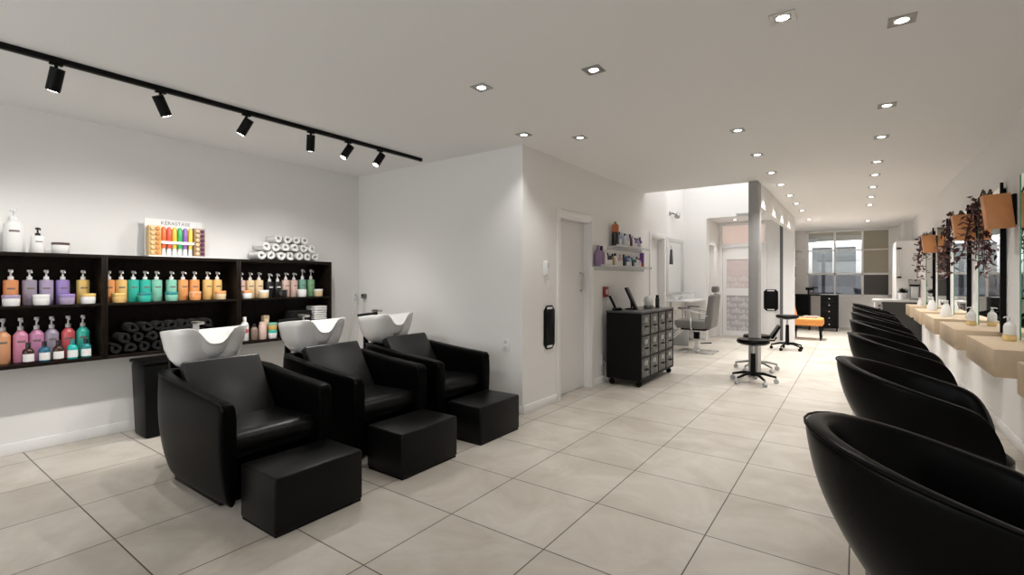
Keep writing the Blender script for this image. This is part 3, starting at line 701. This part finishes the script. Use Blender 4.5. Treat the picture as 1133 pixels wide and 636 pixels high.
# ------------------------------------------------------------------ things on the passage wall
t = thing('wall_mounted_intercom', 'white intercom handset on the passage wall above the black tray', 'intercom', (XP, 4.197, 1.335))
G().box(.0005, -.04, 0, .022, .04, .15, .006).build('base_plate', M_white, t); G().box(.0225, -.035, .01, .042, .0, .14, .008).build('handset', M_white, t)
G().box(.0225, .008, .08, .026, .034, .125).build('display', M_steel, t)
t = thing('light_switch', 'white light switch plate under the intercom', 'switch', (XP, 4.268, 1.17))
G().box(.0005, -.035, 0, .010, .035, .115, .003).build('plate', M_white, t); G().box(.0105, -.012, .04, .015, .012, .075, .002).build('rocker', M_trim, t)
def tray(loc, label, h, w_, ax):
    t = thing('hanging_tray', label, 'tray', loc, 0 if ax == 'x' else -PI/2)
    c = .05
    out = [(-w_, c), (-w_+c, 0), (w_-c, 0), (w_, c), (w_, h-c), (w_-c, h), (-w_+c, h), (-w_, h-c)]
    g = G(); mx = Matrix(((0, 0, 1, 0), (1, 0, 0, 0), (0, 1, 0, 0), (0, 0, 0, 1)))
    g.prism([(y, z) for y, z in out], .004, .014, mx, .002)
    for z0 in (.0, h-.05):
        pass
    g.prism([(y*.84, h/2+(z-h/2)*.80) for y, z in out], .014, .022, mx, .003)
    g.build('tray_body', M_blackpl, t)
    for z0 in (.016, h-.040): G().box(.0143, -w_*.5, z0, .0165, w_*.5, z0+.024, .002).build('hand_slot', M_white, t)
    return t
tray((XP, 4.268, .575), 'tall black tray with pale hand slots beside the white door', .45, .105, 'x')
tray((-1.517, YD, .60), 'small black tray on the far wall beside the office door', .47, .14, 'y')
t = thing('wall_mounted_call_point', 'red call point on the passage wall beside the white door', 'alarm', (XP, 5.63, 1.07))
G().box(.0005, -.065, 0, .03, .065, .13, .006).build('housing', M_red, t); G().box(.0301, -.035, .035, .033, .035, .095).build('press_plate', mat('pale_press_plate', (.60, .45, .43), .4), t)
def outlet(loc, label, rz=0., m=M_white, name='wall_socket'):
    t = thing(name, label, 'socket', loc, rz, 'wall sockets')
    G().box(.0005, -.04, -.06, .009, .04, .06, .003).build('plate', m, t)
    for z in (-.028, .028): G().box(.0091, -.018, z-.016, .012, .018, z+.016, .002).build('outlet', M_lightgrey, t)
    return t
outlet((-2.785, YA, .655), 'white socket on the alcove wall beside the last footrest', -PI/2)
outlet((XL, 3.735, 1.07), 'socket with plugged white cord in the corner behind the basins'); outlet((-4.93, YA, 1.075), 'socket with grey plug adapter on the alcove wall by the corner', -PI/2)
t = thing('plug_adapter', 'dark grey plug adapter in the socket by the corner', 'plug', (-4.93, YA-.0125, 1.06))
G().box(-.03, -.045, .0, .03, 0, .055, .006).build('adapter', mat('grey_plastic', (.12, .12, .12), .4), t); G().box(-.02, -.0465, .03, .02, -.0455, .045).build('light_strip', M_blackpl, t)
tag(G().tube([(XL+.0125, 3.735, 1.09), (XL+.045, 3.735, 1.08), (XL+.05, 3.70, .95), (XL+.03, 3.66, .75), (XL+.03, 3.62, .5), (XL+.04, 3.6, .25), (XL+.06, 3.5, .02)], .0045, 6).build('power_cable', M_lightgrey), 'thin white cord hanging from the corner socket', 'cable')
tag(G().tube([(-4.93, YA-.05, 1.055), (-4.93, YA-.04, .95), (-4.94, YA-.03, .7), (-4.93, YA-.03, .35), (-4.9, YA-.06, .02)], .004, 6).build('power_cable', M_lightgrey), 'thin grey cord hanging below the plug adapter', 'cable')
outlet((XP, 5.56, .285), 'white socket low on the passage wall beside the drawer cabinet')
tag(G().tube([(XP+.0125, 5.56, .27), (XP+.04, 5.56, .25), (XP+.035, 5.58, .15), (XP+.03, 5.6, .095), (XP+.05, 5.62, .02)], .004, 6).build('power_cable', M_white), 'white cord running from the low socket to the drawer cabinet', 'cable')

# acrylic shelves with styling products
def acr(y0, y1, z, label):
    t = thing('acrylic_shelf', label, 'shelf', (XP, y0, z), 0, 'white product ledges')
    L = y1-y0
    G().box(.0005, 0, 0, .13, L, .012, .001).build('ledge', M_acrylic, t); G().box(.126, 0, .012, .13, L, .03).build('front_lip', M_acrylic, t)
    G().box(.0005, 0, -.035, .012, L, 0).build('wall_strip', M_acrylic, t)
acr(5.25, 6.98, 1.44, 'lower white ledge of styling products on the passage wall'); acr(5.70, 6.90, 1.71, 'upper white ledge of styling products on the passage wall')
C = {k: colour('styling_'+k, v) for k, v in dict(mauve=(.25, .16, .27), white=(.75, .75, .76), black=(.012, .012, .014), gold=(.35, .24, .08), pink=(.55, .38, .38), blue=(.06, .13, .27), paleblue=(.35, .44, .58), navy=(.02, .03, .08), teal=(.01, .20, .19), plum=(.09, .02, .06), purple=(.16, .06, .28), lilac=(.52, .46, .60), orange=(.48, .13, .04), red=(.45, .06, .05)).items()}
gl = 'styling products on the white ledges'
for i, (y, c, cp, r, h, H, n) in enumerate([(5.30, 'mauve', 'mauve', .043, .20, .25, 'mauve'), (5.395, 'mauve', 'black', .043, .19, .245, 'mauve black-capped'), (5.485, 'white', 'white', .035, .17, .20, 'white'), (5.565, 'black', 'black', .035, .13, .17, 'black'), (5.645, 'black', 'white', .03, .14, .175, 'black white-capped'), (5.72, 'gold', 'black', .03, .13, .165, 'gold'), (5.80, 'white', 'black', .033, .14, .175, 'white black-capped'), (5.89, 'pink', 'white', .03, .12, .15, 'pale pink'), (5.97, 'pink', 'pink', .03, .14, .165, 'pink'), (6.08, 'navy', 'black', .034, .14, .17, 'navy'), (6.17, 'blue', 'blue', .036, .12, .15, 'blue'), (6.26, 'paleblue', 'blue', .036, .125, .16, 'pale blue'), (6.36, 'navy', 'teal', .033, .11, .14, 'teal-capped navy'), (6.455, 'teal', 'white', .035, .12, .155, 'teal'), (6.55, 'white', 'plum', .033, .12, .155, 'white plum-capped'), (6.64, 'lilac', 'red', .03, .11, .14, 'lilac red-capped')]):
    cap_bottle(XP+.065, y, 1.4525, C[c], C[cp], f'{n} bottle, {ORD[i]} from the left on the lower white ledge', gl, r=r, h=h, H=H, lab=c not in ('mauve', 'gold', 'navy'))
cap_bottle(XP+.065, 6.75, 1.4525, C['red'], C['purple'], 'tall purple and red tube at the right end of the lower white ledge', gl, r=.034, h=.07, H=.22, lab=False, shoulder=.95, neck=.9)
t = cap_bottle(XP+.065, 5.81, 1.7225, C['black'], C['orange'], 'tall black and orange bottle on the upper white ledge', gl, r=.045, h=.175, H=.27, lab=False, shoulder=.95, neck=.92)
G().lathe([(0, .27), (.03, .275), (.016, .29), (.016, .31), (0, .312)], n=14).build('nozzle', C['gold'], t)
for i, (y, c, cp, r, h, H, n) in enumerate([(5.93, 'paleblue', 'navy', .034, .15, .19, 'pale blue dark-capped'), (6.02, 'paleblue', 'white', .036, .15, .185, 'pale blue'), (6.115, 'white', 'blue', .03, .15, .18, 'white blue-capped'), (6.205, 'lilac', 'white', .034, .14, .18, 'lilac'), (6.30, 'plum', 'plum', .034, .15, .185, 'plum'), (6.39, 'white', 'lilac', .034, .13, .17, 'white lilac-capped'), (6.49, 'purple', 'black', .03, .12, .15, 'purple black-capped'), (6.58, 'lilac', 'purple', .03, .12, .15, 'lilac purple-capped'), (6.67, 'purple', 'purple', .033, .13, .17, 'deep purple')]):
    cap_bottle(XP+.065, y, 1.7225, C[c], C[cp], f'{n} bottle, {ORD[i]} right of the tall orange one on the upper white ledge', gl, r=r, h=h, H=H, lab=i % 3 != 1)

# ------------------------------------------------------------------ drawer cabinet on casters
t = thing('drawer_cabinet', 'black metal cabinet of twelve drawers on casters against the passage wall', 'cabinet', (-2.515, 5.52, 0))
W_, L_ = .445, 1.22
g = G().box(0, 0, .085, W_-.012, .02, .885).box(0, L_-.02, .085, W_-.012, L_, .885).box(0, .02, .085, .012, L_-.02, .885).box(.012, .02, .085, W_-.012, L_-.02, .11)
cb = g.build('carcass', M_black, t)
g = G()
for i in range(5): g.box(W_-.0118, i*(L_-.024)/4, .085, W_, i*(L_-.024)/4+.024, .885)
for z in (.085, .34, .60, .862): g.box(W_-.0118, .024, z, W_-.0005, L_-.024, z+.022)
g.build('front_frame', M_black, t)
G().box(-.005, -.008, .8855, W_+.008, L_+.008, .905, .003).build('cabinet_top', mat('dark_top_board', (.06, .058, .055), .3), t)
M_draw = mat('worn_grey_metal', (.15, .145, .14), .45, .5, var=.75, vscale=22, bump=.2, bscale=40)
for r_ in range(3):
    for q in range(4):
        y0 = .026+q*(L_-.024)/4; y1 = y0+(L_-.024)/4-.028; z0 = (.109, .364, .624)[r_]; z1 = (.338, .598, .860)[r_]
        dr = G().box(.06, y0, z0, W_-.004, y1, z1, .004).build('drawer', M_draw, t)
        yc = (y0+y1)/2; zc = (z0+z1)/2
        G().box(W_-.0039, yc-.05, zc+.03, W_+.002, yc+.05, zc+.085, .002).build('label_holder', M_steel, dr)
        G().tube([(W_-.004, yc-.03, zc-.02), (W_+.02, yc-.03, zc-.02), (W_+.02, yc+.03, zc-.02), (W_-.004, yc+.03, zc-.02)], .008, 8).build('handle', M_black, dr)
for x in (.05, W_-.05):
    for y in (.05, L_-.05):
        G().cyl((x, y, .06), (x, y, .085), .018).box(x-.02, y-.02, .045, x+.02, y+.02, .06).cyl((x, y-.014, .034), (x, y+.014, .034), .034, n=18).build('caster', M_blackpl, t)
CT = .906
t = thing('desk_phone', 'black cordless phone in its cradle on the drawer cabinet', 'phone', (-2.44, 5.67, CT), 1.95)
G().box(-.05, -.06, 0, .05, .06, .03, .01).build('cradle', M_blackpl, t)
G().box(-.022, -.015, 0, .022, .015, .17, .008, mx=Matrix.Translation((0, .02, .028)) @ Matrix.Rotation(-.45, 4, 'X')).build('handset', M_blackpl, t)
t = thing('tablet', 'black tablet leaning on a stand on the drawer cabinet', 'tablet', (-2.36, 5.95, CT), 1.8)
G().box(-.07, -.07, 0, .07, .07, .014, .005).box(-.015, -.01, 0, .015, .01, .12, .004, mx=Matrix.Translation((0, .0, .012)) @ Matrix.Rotation(-.1, 4, 'X')).build('stand', M_blackpl, t)
G().box(-.09, -.015, 0, .09, .015, .29, .006, mx=Matrix.Translation((0, -.05, .015)) @ Matrix.Rotation(-.42, 4, 'X')).build('screen', M_blackpl, t)
t = thing('table_lamp', 'small white globe lamp with steel base on the drawer cabinet', 'lamp', (-2.24, 6.24, CT))
G().lathe([(0, 0), (.06, 0), (.065, .01), (.065, .045), (.05, .052), (0, .052)], n=24).build('base', M_steel, t)
G().lathe([(.045, .0525), (.058, .07), (.066, .10), (.058, .14), (.035, .165), (0, .172)], n=24).build('globe', M_white, t)
t = thing('spray_can', 'slim black spray can on the drawer cabinet', 'can', (-2.24, 6.58, CT))
G().lathe([(0, 0), (.026, 0), (.027, .004), (.027, .125), (.02, .138), (0, .138)], n=18).build('can_body', Cblackb, t); G().lathe([(0, .1381), (.021, .1381), (.021, .165), (.018, .17), (0, .17)], n=16).build('cap', M_blackpl, t)

# ------------------------------------------------------------------ bright bay under the light well
t = thing('framed_mirror', 'pale framed mirror on the bay wall behind the grey barber chair', 'mirror', (XB, 9.48, .95))
G().box(.0005, 0, 0, .03, .08, 1.17, .004).box(.0005, 1.03, 0, .03, 1.11, 1.17, .004).box(.0005, .08, 1.09, .03, 1.03, 1.17, .004).box(.0005, .08, 0, .03, 1.03, .08, .004).build('frame', M_lightgrey, t)
G().box(.001, .08, .08, .012, 1.03, 1.09).build('mirror_glass', M_mirror, t)
t = thing('hanging_triangle', 'narrow dark triangle hanging on the pale framed mirror', 'ornament', (XB+.014, 9.79, 1.59))
G().prism([(-.075, 0), (.075, 0), (.02, .30), (-.02, .30)], 0, .016, Matrix(((0, 0, 1, 0), (1, 0, 0, 0), (0, 1, 0, 0), (0, 0, 0, 1))), .002).build('triangle_plate', M_darkgrey, t)
G().tube([(.008, 0, .30), (.008, 0, .36), (.004, 0, .38)], .004, 6).build('hook', M_steel, t)
t = thing('wall_lamp', 'steel spot lamp on a bracket high above the pale framed mirror', 'lamp', (XB, 9.72, 2.61))
G().lathe([(0, 0), (.045, 0), (.045, .015), (0, .018)], n=20, mx=Matrix.Rotation(PI/2, 4, 'Y')).build('wall_plate', M_steel, t)
G().tube([(.015, 0, 0), (.06, .02, .005), (.09, .25, -.02)], .010).build('arm', M_black, t)
G().lathe([(0, 0), (.035, .0), (.05, .05), (.055, .10), (.05, .105), (0, .09)], n=20, mx=Matrix.Translation((.09, .27, .03)) @ Matrix.Rotation(2.5, 4, 'X')).build('lamp_head', M_steel, t)
t = thing('styling_desk', 'pale bay desk with grey panel in front of the framed mirror', 'desk', (XB, 9.45, 0))
G().box(.001, 0, .845, .46, 1.2, .88, .004).build('desk_top', M_trim, t); G().box(.03, .05, .0, .42, .09, .32, .003).build('modesty_panel', mat('mid_grey_panel', (.38, .38, .375), .5), t)
for y in (.10, 1.12): G().box(.05, y, 0, .09, y+.03, .845, .003).build('leg', M_lightgrey, t)
DT = .8805
for i, (y, s, c, n) in enumerate([(9.56, .07, M_white, 'round white bowl'), (9.78, .06, M_lightgrey, 'grey mixing bowl'), (9.98, .065, M_white, 'white mixing bowl')]):
    t = thing('mixing_bowl', f'{n} on the pale bay desk, {ORD[i]} from the drawer cabinet', 'bowl', (XB+.17, y, DT), 0, 'bowls on the wall desk')
    G().lathe([(0, .004), (s*.5, 0), (s*.6, .006), (s, .09), (s*.97, .092), (s*.9, .085), (s*.5, .015), (0, .012)], n=22).build('bowl', c, t); G().tube([(s*.95, 0, .085), (s*1.4, 0, .09)], .007).build('grip', c, t)
t = thing('storage_box', 'white storage box on the far end of the pale bay desk', 'box', (XB+.22, 10.25, DT))
G().box(-.09, -.13, 0, .09, .13, .12, .008).build('box_body', M_white, t); G().box(-.095, -.135, .1205, .095, .135, .145, .006).build('lid', M_lightgrey, t)

t = thing('barber_chair', 'grey hydraulic barber chair with chrome arms and headrest', 'salon chair', (-2.31, 8.86, 0))
G().box(-.30, -.25, 0, .32, .25, .022, .008).build('base_plate', M_chrome, t)
G().lathe([(0, .022), (.055, .022), (.05, .1), (.035, .12), (.035, .40), (0, .40)], n=20).build('hydraulic_column', M_chrome, t)
G().cyl((0, 0, .24), (0, 0, .36), .052).build('column_sleeve', M_blackpl, t)
G().box(-.22, -.2, .40, .2, .2, .43, .01).build('seat_frame', M_black, t)
G().box(-.33, -.25, .4305, .20, .25, .575, .035, 4).build('seat', M_greyv, t)
G().hexa([(.17, -.24, .44), (.30, -.24, .44), (.30, .24, .44), (.17, .24, .44), (.25, -.23, 1.03), (.36, -.21, 1.03), (.36, .21, 1.03), (.25, .23, 1.03)], .035, 4).build('backrest', M_greyv, t)
G().box(.27, -.12, 1.06, .36, .12, 1.17, .03, 3).build('headrest', M_greyv, t); G().box(.30, -.03, 1.0, .32, .03, 1.07).build('headrest_stem', M_chrome, t)
for s in (-1, 1):
    y = .285*s
    ar = G().tube([(-.02, y*.85, .415), (-.02, y, .43), (-.03, y, .74), (-.24, y, .77), (-.30, y, .75), (-.31, y, .5), (-.26, y*.88, .42)], .012).tube([(-.03, y, .74), (.12, y, .71), (.24, y*.9, .66)], .012).build('armrest', M_chrome, t)
    G().box(-.24, y-.02, .778, -.03, y+.02, .803, .006).build('arm_pad', M_greyv, ar)
G().tube([(-.22, -.16, .41), (-.46, -.16, .20), (-.50, -.16, .14), (-.50, .16, .14), (-.46, .16, .20), (-.22, .16, .41)], .012).box(-.54, -.17, .125, -.42, .17, .14, .004).build('footrest', M_chrome, t)
G().tube([(.05, .05, .15), (.2, .05, .17), (.24, .05, .17)], .010).build('pump_pedal', M_black, t)

# ------------------------------------------------------------------ stools
def stool(loc, label, seat_h, base_m, hub_m, cast_m, back=False, rz=0., R=.26, sr=.19):
    t = thing('saddle_stool', label, 'stool', loc, rz, 'wheeled stools')
    G().lathe([(0, 0), (sr*.8, 0), (sr*.97, .02), (sr, .04), (sr*.93, .065), (sr*.5, .06), (0, .055)], c=(0, 0, seat_h-.065), n=32).build('seat', M_leather2, t)
    G().lathe([(0, 0), (.07, 0), (.09, .012), (0, .012)], c=(0, 0, seat_h-.078), n=20).build('seat_plate', M_black, t)
    G().cyl((0, 0, .13), (0, 0, seat_h-.078), .014).build('gas_piston', M_chrome, t)
    G().lathe([(0, .085), (.038, .085), (.033, .12), (.028, seat_h-.18), (0, seat_h-.18)], n=20).build('column_cover', hub_m, t)
    for k in range(5):
        a = 2*PI*k/5+.35; c, s = math.cos(a), math.sin(a)
        lg = G().tube([(.02*c, .02*s, .115), (.12*c, .12*s, .115), ((R-.05)*c, (R-.05)*s, .09), (R*c, R*s, .078)], [.022, .019, .015, .013], 8).build('leg', base_m, t)
        G().cyl((R*c, R*s, .05), (R*c, R*s, .085), .008).box(R*c-.014, R*s-.014, .042, R*c+.014, R*s+.014, .055, .003).cyl((R*c-s*.018, R*s+c*.018, .027), (R*c+s*.018, R*s-c*.018, .027), .027, n=16).build('caster', cast_m, lg)
    if back:
        G().tube([(.05, 0, seat_h-.075), (.22, 0, seat_h-.07), (.25, 0, seat_h-.02)], .012).build('back_bracket', M_black, t)
        G().hexa([(.16, -.17, seat_h-.03), (.20, -.17, seat_h-.035), (.20, .17, seat_h-.035), (.16, .17, seat_h-.03), (.27, -.14, seat_h+.15), (.30, -.14, seat_h+.145), (.30, .14, seat_h+.145), (.27, .14, seat_h+.15)], .014, 3).build('backrest', M_leather2, t)
    return t
M_smoke = mat('clear_grey_caster', (.42, .42, .42), .25)
stool((-1.055, 6.66, 0), 'black round stool on chrome casters in front of the grey column', .545, M_black, M_blackpl, M_smoke)
stool((-1.16, 7.62, 0), 'stool with black tilted backrest standing behind the grey column', .50, M_steel, M_steel, M_smoke, back=True, rz=.2, R=.28, sr=.18)
stool((-1.035, 10.12, 0), 'black round stool on black casters beside the far white partition', .635, M_blackpl, M_blackpl, M_blackpl, rz=.3)

# ------------------------------------------------------------------ back room
t = thing('side_chair', 'orange upholstered chair with black legs beside the partition end', 'chair', (-.86, 12.2, 0))
G().box(-.27, -.24, .30, .29, .24, .46, .04, 4).build('seat', M_orange, t)
G().hexa([(-.30, -.23, .40), (-.20, -.23, .42), (-.20, .23, .42), (-.30, .23, .40), (-.36, -.21, .86), (-.29, -.21, .87), (-.29, .21, .87), (-.36, .21, .86)], .03, 3).build('backrest', M_orange, t)
for x, y in ((-.23, -.2), (-.23, .2), (.23, -.2), (.23, .2)): G().cyl((x*1.05, y*1.05, 0), (x, y, .31), .014, .022, 10).build('leg', M_black, t)
t = thing('folded_cape', 'folded patterned cape lying on the orange chair seat', 'cloth', (-.82, 12.18, .4605))
G().box(-.16, -.16, 0, .17, .15, .018, .007).box(-.12, -.13, .0185, .15, .12, .034, .006).build('folded_cloth', mat('patterned_cloth', (.38, .30, .24), .9, var=.7, vscale=40), t)
t = thing('drawer_trolley', 'black drawer trolley with five knobs under the rear window', 'trolley', (-.55, 14.42, 0))
G().box(-.185, -.20, .075, .185, .20, .90, .006).build('trolley_body', M_black, t)
for k in range(5):
    z0 = .10+.158*k
    dr = G().box(-.17, -.212, z0, .17, -.2005, z0+.148, .003).build('drawer', M_blackpl, t); G().cyl((0, -.2121, z0+.075), (0, -.232, z0+.075), .014, n=12).build('knob', M_chrome, dr)
for x in (-.15, .15):
    for y in (-.16, .16): G().cyl((x, y, .05), (x, y, .075), .012).cyl((x-.012, y, .032), (x+.012, y, .032), .032, n=14).build('caster', M_blackpl, t)
t = thing('work_table', 'black open work table with shelves left of the drawer trolley', 'table', (-1.04, 14.42, 0))
G().box(-.29, -.20, .87, .29, .20, .905, .004).build('table_top', M_black, t)
for x in (-.29, .05): G().box(x, -.19, 0, x+.03, .19, .87, .003).build('side_panel', M_black, t)
G().box(-.26, -.19, .35, .05, .19, .375).build('shelf', M_black, t); G().box(-.26, .17, .375, .05, .19, .87).build('back_panel', M_black, t)
t = thing('paper_folder', 'white and green folder lying on the drawer trolley', 'folder', (-.57, 14.4, .9005))
G().box(-.17, -.12, 0, .17, .12, .014, .003).build('cover', M_white, t); G().box(-.17, -.1205, .0141, -.10, .12, .018).build('spine_strip', colour('lime_green', (.35, .45, .06)), t)
t = thing('hair_dryer', 'black hair dryer standing on the open work table', 'hair dryer', (-1.0, 14.36, .9055))
G().cyl((0, 0, 0), (0, 0, .12), .018).cyl((-.06, 0, .14), (.08, 0, .14), .036, .026).build('dryer_body', M_blackpl, t); G().cyl((.0801, 0, .14), (.12, 0, .14), .024, .03).build('nozzle', M_blackpl, t)
t = thing('hood_dryer', 'grey hood dryer on a wall arm in the back room', 'hair dryer', (-1.36, 14.6, 1.80))
G().box(.0005, -.06, -.10, .03, .06, .10, .008).build('wall_plate', M_lightgrey, t)
G().tube([(.03, 0, 0), (.10, 0, .05), (.14, 0, .10), (.14, 0, .16)], .016).build('arm', M_steel, t)
G().lathe([(.02, .26), (.07, .23), (.10, .17), (.105, .07), (.095, .07), (.09, .16), (.06, .21), (.02, .235)], c=(.13, 0, -.02), n=24).build('hood', M_lightgrey, t)
G().box(.0005, -.05, -.45, .06, .05, -.18, .012).build('control_box', mat('mid_grey_plastic', (.22, .22, .22), .4), t)
t = thing('ceiling_lamp', 'round white lamp under the tan canopy outside the rear window', 'lamp', (-1.05, 16.3, 2.33))
G().lathe([(0, 0), (.14, .02), (.17, .06), (.16, .119), (0, .119)], n=28).build('lamp_shade', M_white, t)
G().lathe([(.17, .05), (.185, .06), (.185, .075), (.17, .08)], n=28).build('rim', M_lightgrey, t)

# ------------------------------------------------------------------ ceiling lights
def aim(o, d): o.rotation_euler = Vector(d).to_track_quat('-Z', 'Y').to_euler()
def spot(name, loc, d, e, ang, blend=.6, col=(1, .975, .945), size=.03):
    l = bpy.data.lights.new(name, 'SPOT'); l.energy = e; l.spot_size = math.radians(ang); l.spot_blend = blend; l.color = col; l.shadow_soft_size = size
    o = bpy.data.objects.new(name, l); COL.objects.link(o); o.location = loc; aim(o, d); return o
E_DOWN = 21.
def downlight(x, y, label):
    e = 1.3 if x < -2.1 and y > 10 else (5 if x > 0 else 14) if y > 12 else 3.4 if y > 7 else 1.75 if y > 4 else .82
    t = thing('recessed_downlight', label, 'ceiling light', (x, y, CH), 0, 'square recessed downlights')
    a, b = .056, .036
    G().box(-a, -a, -.004, a, -b, -.0005).box(-a, b, -.004, a, a, -.0005).box(-a, -b, -.004, -b, b, -.0005).box(b, -b, -.004, a, b, -.0005).build('frame', M_steel, t)
    G().lathe([(0, -.003), (.027, -.003), (.027, -.0006), (0, -.0006)], n=20).build('lamp_lens', M_lens, t)
    G().lathe([(.028, -.0035), (.0355, -.002), (.0355, -.0006), (.028, -.0006), (.028, -.0035)], n=24, caps=False).build('reflector_ring', M_white, t)
    spot('downlight_beam', (x, y, CH-.02), (0, 0, -1), E_DOWN*e, 104, 1.0)
rowr = [3.06, 4.50, 5.47, 6.6, 7.42, 8.38, 9.38, 10.4]
for i, y in enumerate(rowr): downlight(.182, y, f'square downlight, {ORD[i]} from the viewer in the row above the tub chairs')
downlight(.20, 13.2, 'square downlight in the ceiling over the charcoal counter in the back room')
rowm = [4.51, 5.51, 6.55, 7.45, 8.5, 9.48, 10.53, 12.2]
for i, y in enumerate(rowm): downlight(-.835, y, f'square downlight, {ORD[i]} from the viewer in the row along the column' if i < 7 else 'square downlight in the ceiling over the orange chair')
for x, y, l in [(-.295, 2.69, 'square downlight beside the first one of the tub chair row'), (-1.31, 2.69, 'square downlight in the middle of the front ceiling'), (-2.04, 2.50, 'square downlight over the footrests, frontmost'), (-2.405, 3.54, 'square downlight next to the passage wall corner'), (-2.04, 3.91, 'square downlight near the white door, right of the corner one'), (-2.15, 11.3, 'square downlight in the recess in front of the office door')]: downlight(x, y, l)

# ------------------------------------------------------------------ track lighting
TX = -3.77
t = thing('track_rail', 'long black lighting track on the ceiling over the armchairs', 'lighting track', (TX, 0, CH))
G().box(-.018, -.9, -.032, .018, 3.59, -.0005, .003).build('rail', M_black, t); G().box(-.019, 3.5905, -.034, .019, 3.605, -.0005, .002).build('end_cap', M_black, t)
heads = [(.73, (-.45, -.10, -1), 'first'), (1.245, (-.25, .55, -1), 'second'), (1.80, (-.55, -.35, -1), 'third'), (2.33, (-.40, .20, -1), 'fourth'), (2.70, (-.25, -.55, -1), 'fifth'), (3.06, (-.15, -.60, -1), 'sixth')]
M_bulb = emit('track_bulb', (1, .95, .88), 20.)
for y, d, n in heads:
    t = thing('track_spotlight', f'black cylinder spotlight on the ceiling track, {n} from the left', 'spotlight', (TX, y, CH-.0325), 0, 'black track spotlights')
    dv = Vector(d).normalized(); c = Vector((0, 0, -.075))
    G().box(-.014, -.03, -.012, .014, .03, -.0005, .002).cyl((0, 0, -.012), (0, 0, -.045), .009).build('mount', M_black, t)
    a, b = c-dv*.045, c+dv*.085
    G().cyl(a, b, .034, n=24).build('lamp_body', M_black, t)
    G().cyl(b+dv*.0003, b+dv*.002, .026, n=20).build('lamp_lens', M_bulb, t)
    spot('track_beam', Vector((TX, y, CH-.0325))+b+dv*.012, d, 32., 110, .7)
for y in (.5, 1.3, 2.1, 2.9):
    pass

# ------------------------------------------------------------------ daylight through the openings
def area(name, loc, d, sx, sy, e, col=(1, 1, 1)):
    l = bpy.data.lights.new(name, 'AREA'); l.shape = 'RECTANGLE'; l.size = sx; l.size_y = sy; l.energy = e; l.color = col
    o = bpy.data.objects.new(name, l); COL.objects.link(o); o.location = loc; aim(o, d); return o
area('skylight_daylight', (-2.0, 8.86, 3.93), (0, 0, -1), 1.6, 3.3, 24, (1, .97, .95))
area('shopfront_daylight', (-2, YF+.02, 1.25), (0, 1, .0), 5.0, 2.0, 28, (1, .99, .98))
area('courtyard_daylight', (0, 17.95, 3.4), (0, .35, -1), 4, .5, 130, (.97, .99, 1))

wd = bpy.data.worlds.new('World'); SC.world = wd; wd.use_nodes = True
bg = wd.node_tree.nodes['Background']; bg.inputs['Color'].default_value = (.92, .95, 1, 1); bg.inputs['Strength'].default_value = 1.0

# ------------------------------------------------------------------ camera
cd = bpy.data.cameras.new('Camera'); cd.sensor_width = 36; cd.lens = 532.7/1133*36; cd.shift_y = -9.7/1133; cd.clip_start = .05
cam = bpy.data.objects.new('Camera', cd); COL.objects.link(cam)
cam.location = (0, 0, 1.3); cam.rotation_euler = (PI/2, 0, math.radians(35.6))
SC.camera = cam
vs = SC.view_settings; vs.view_transform = 'Standard'; vs.look = 'None'; vs.gamma = 1; vs.exposure = .54; vs.use_curve_mapping = False
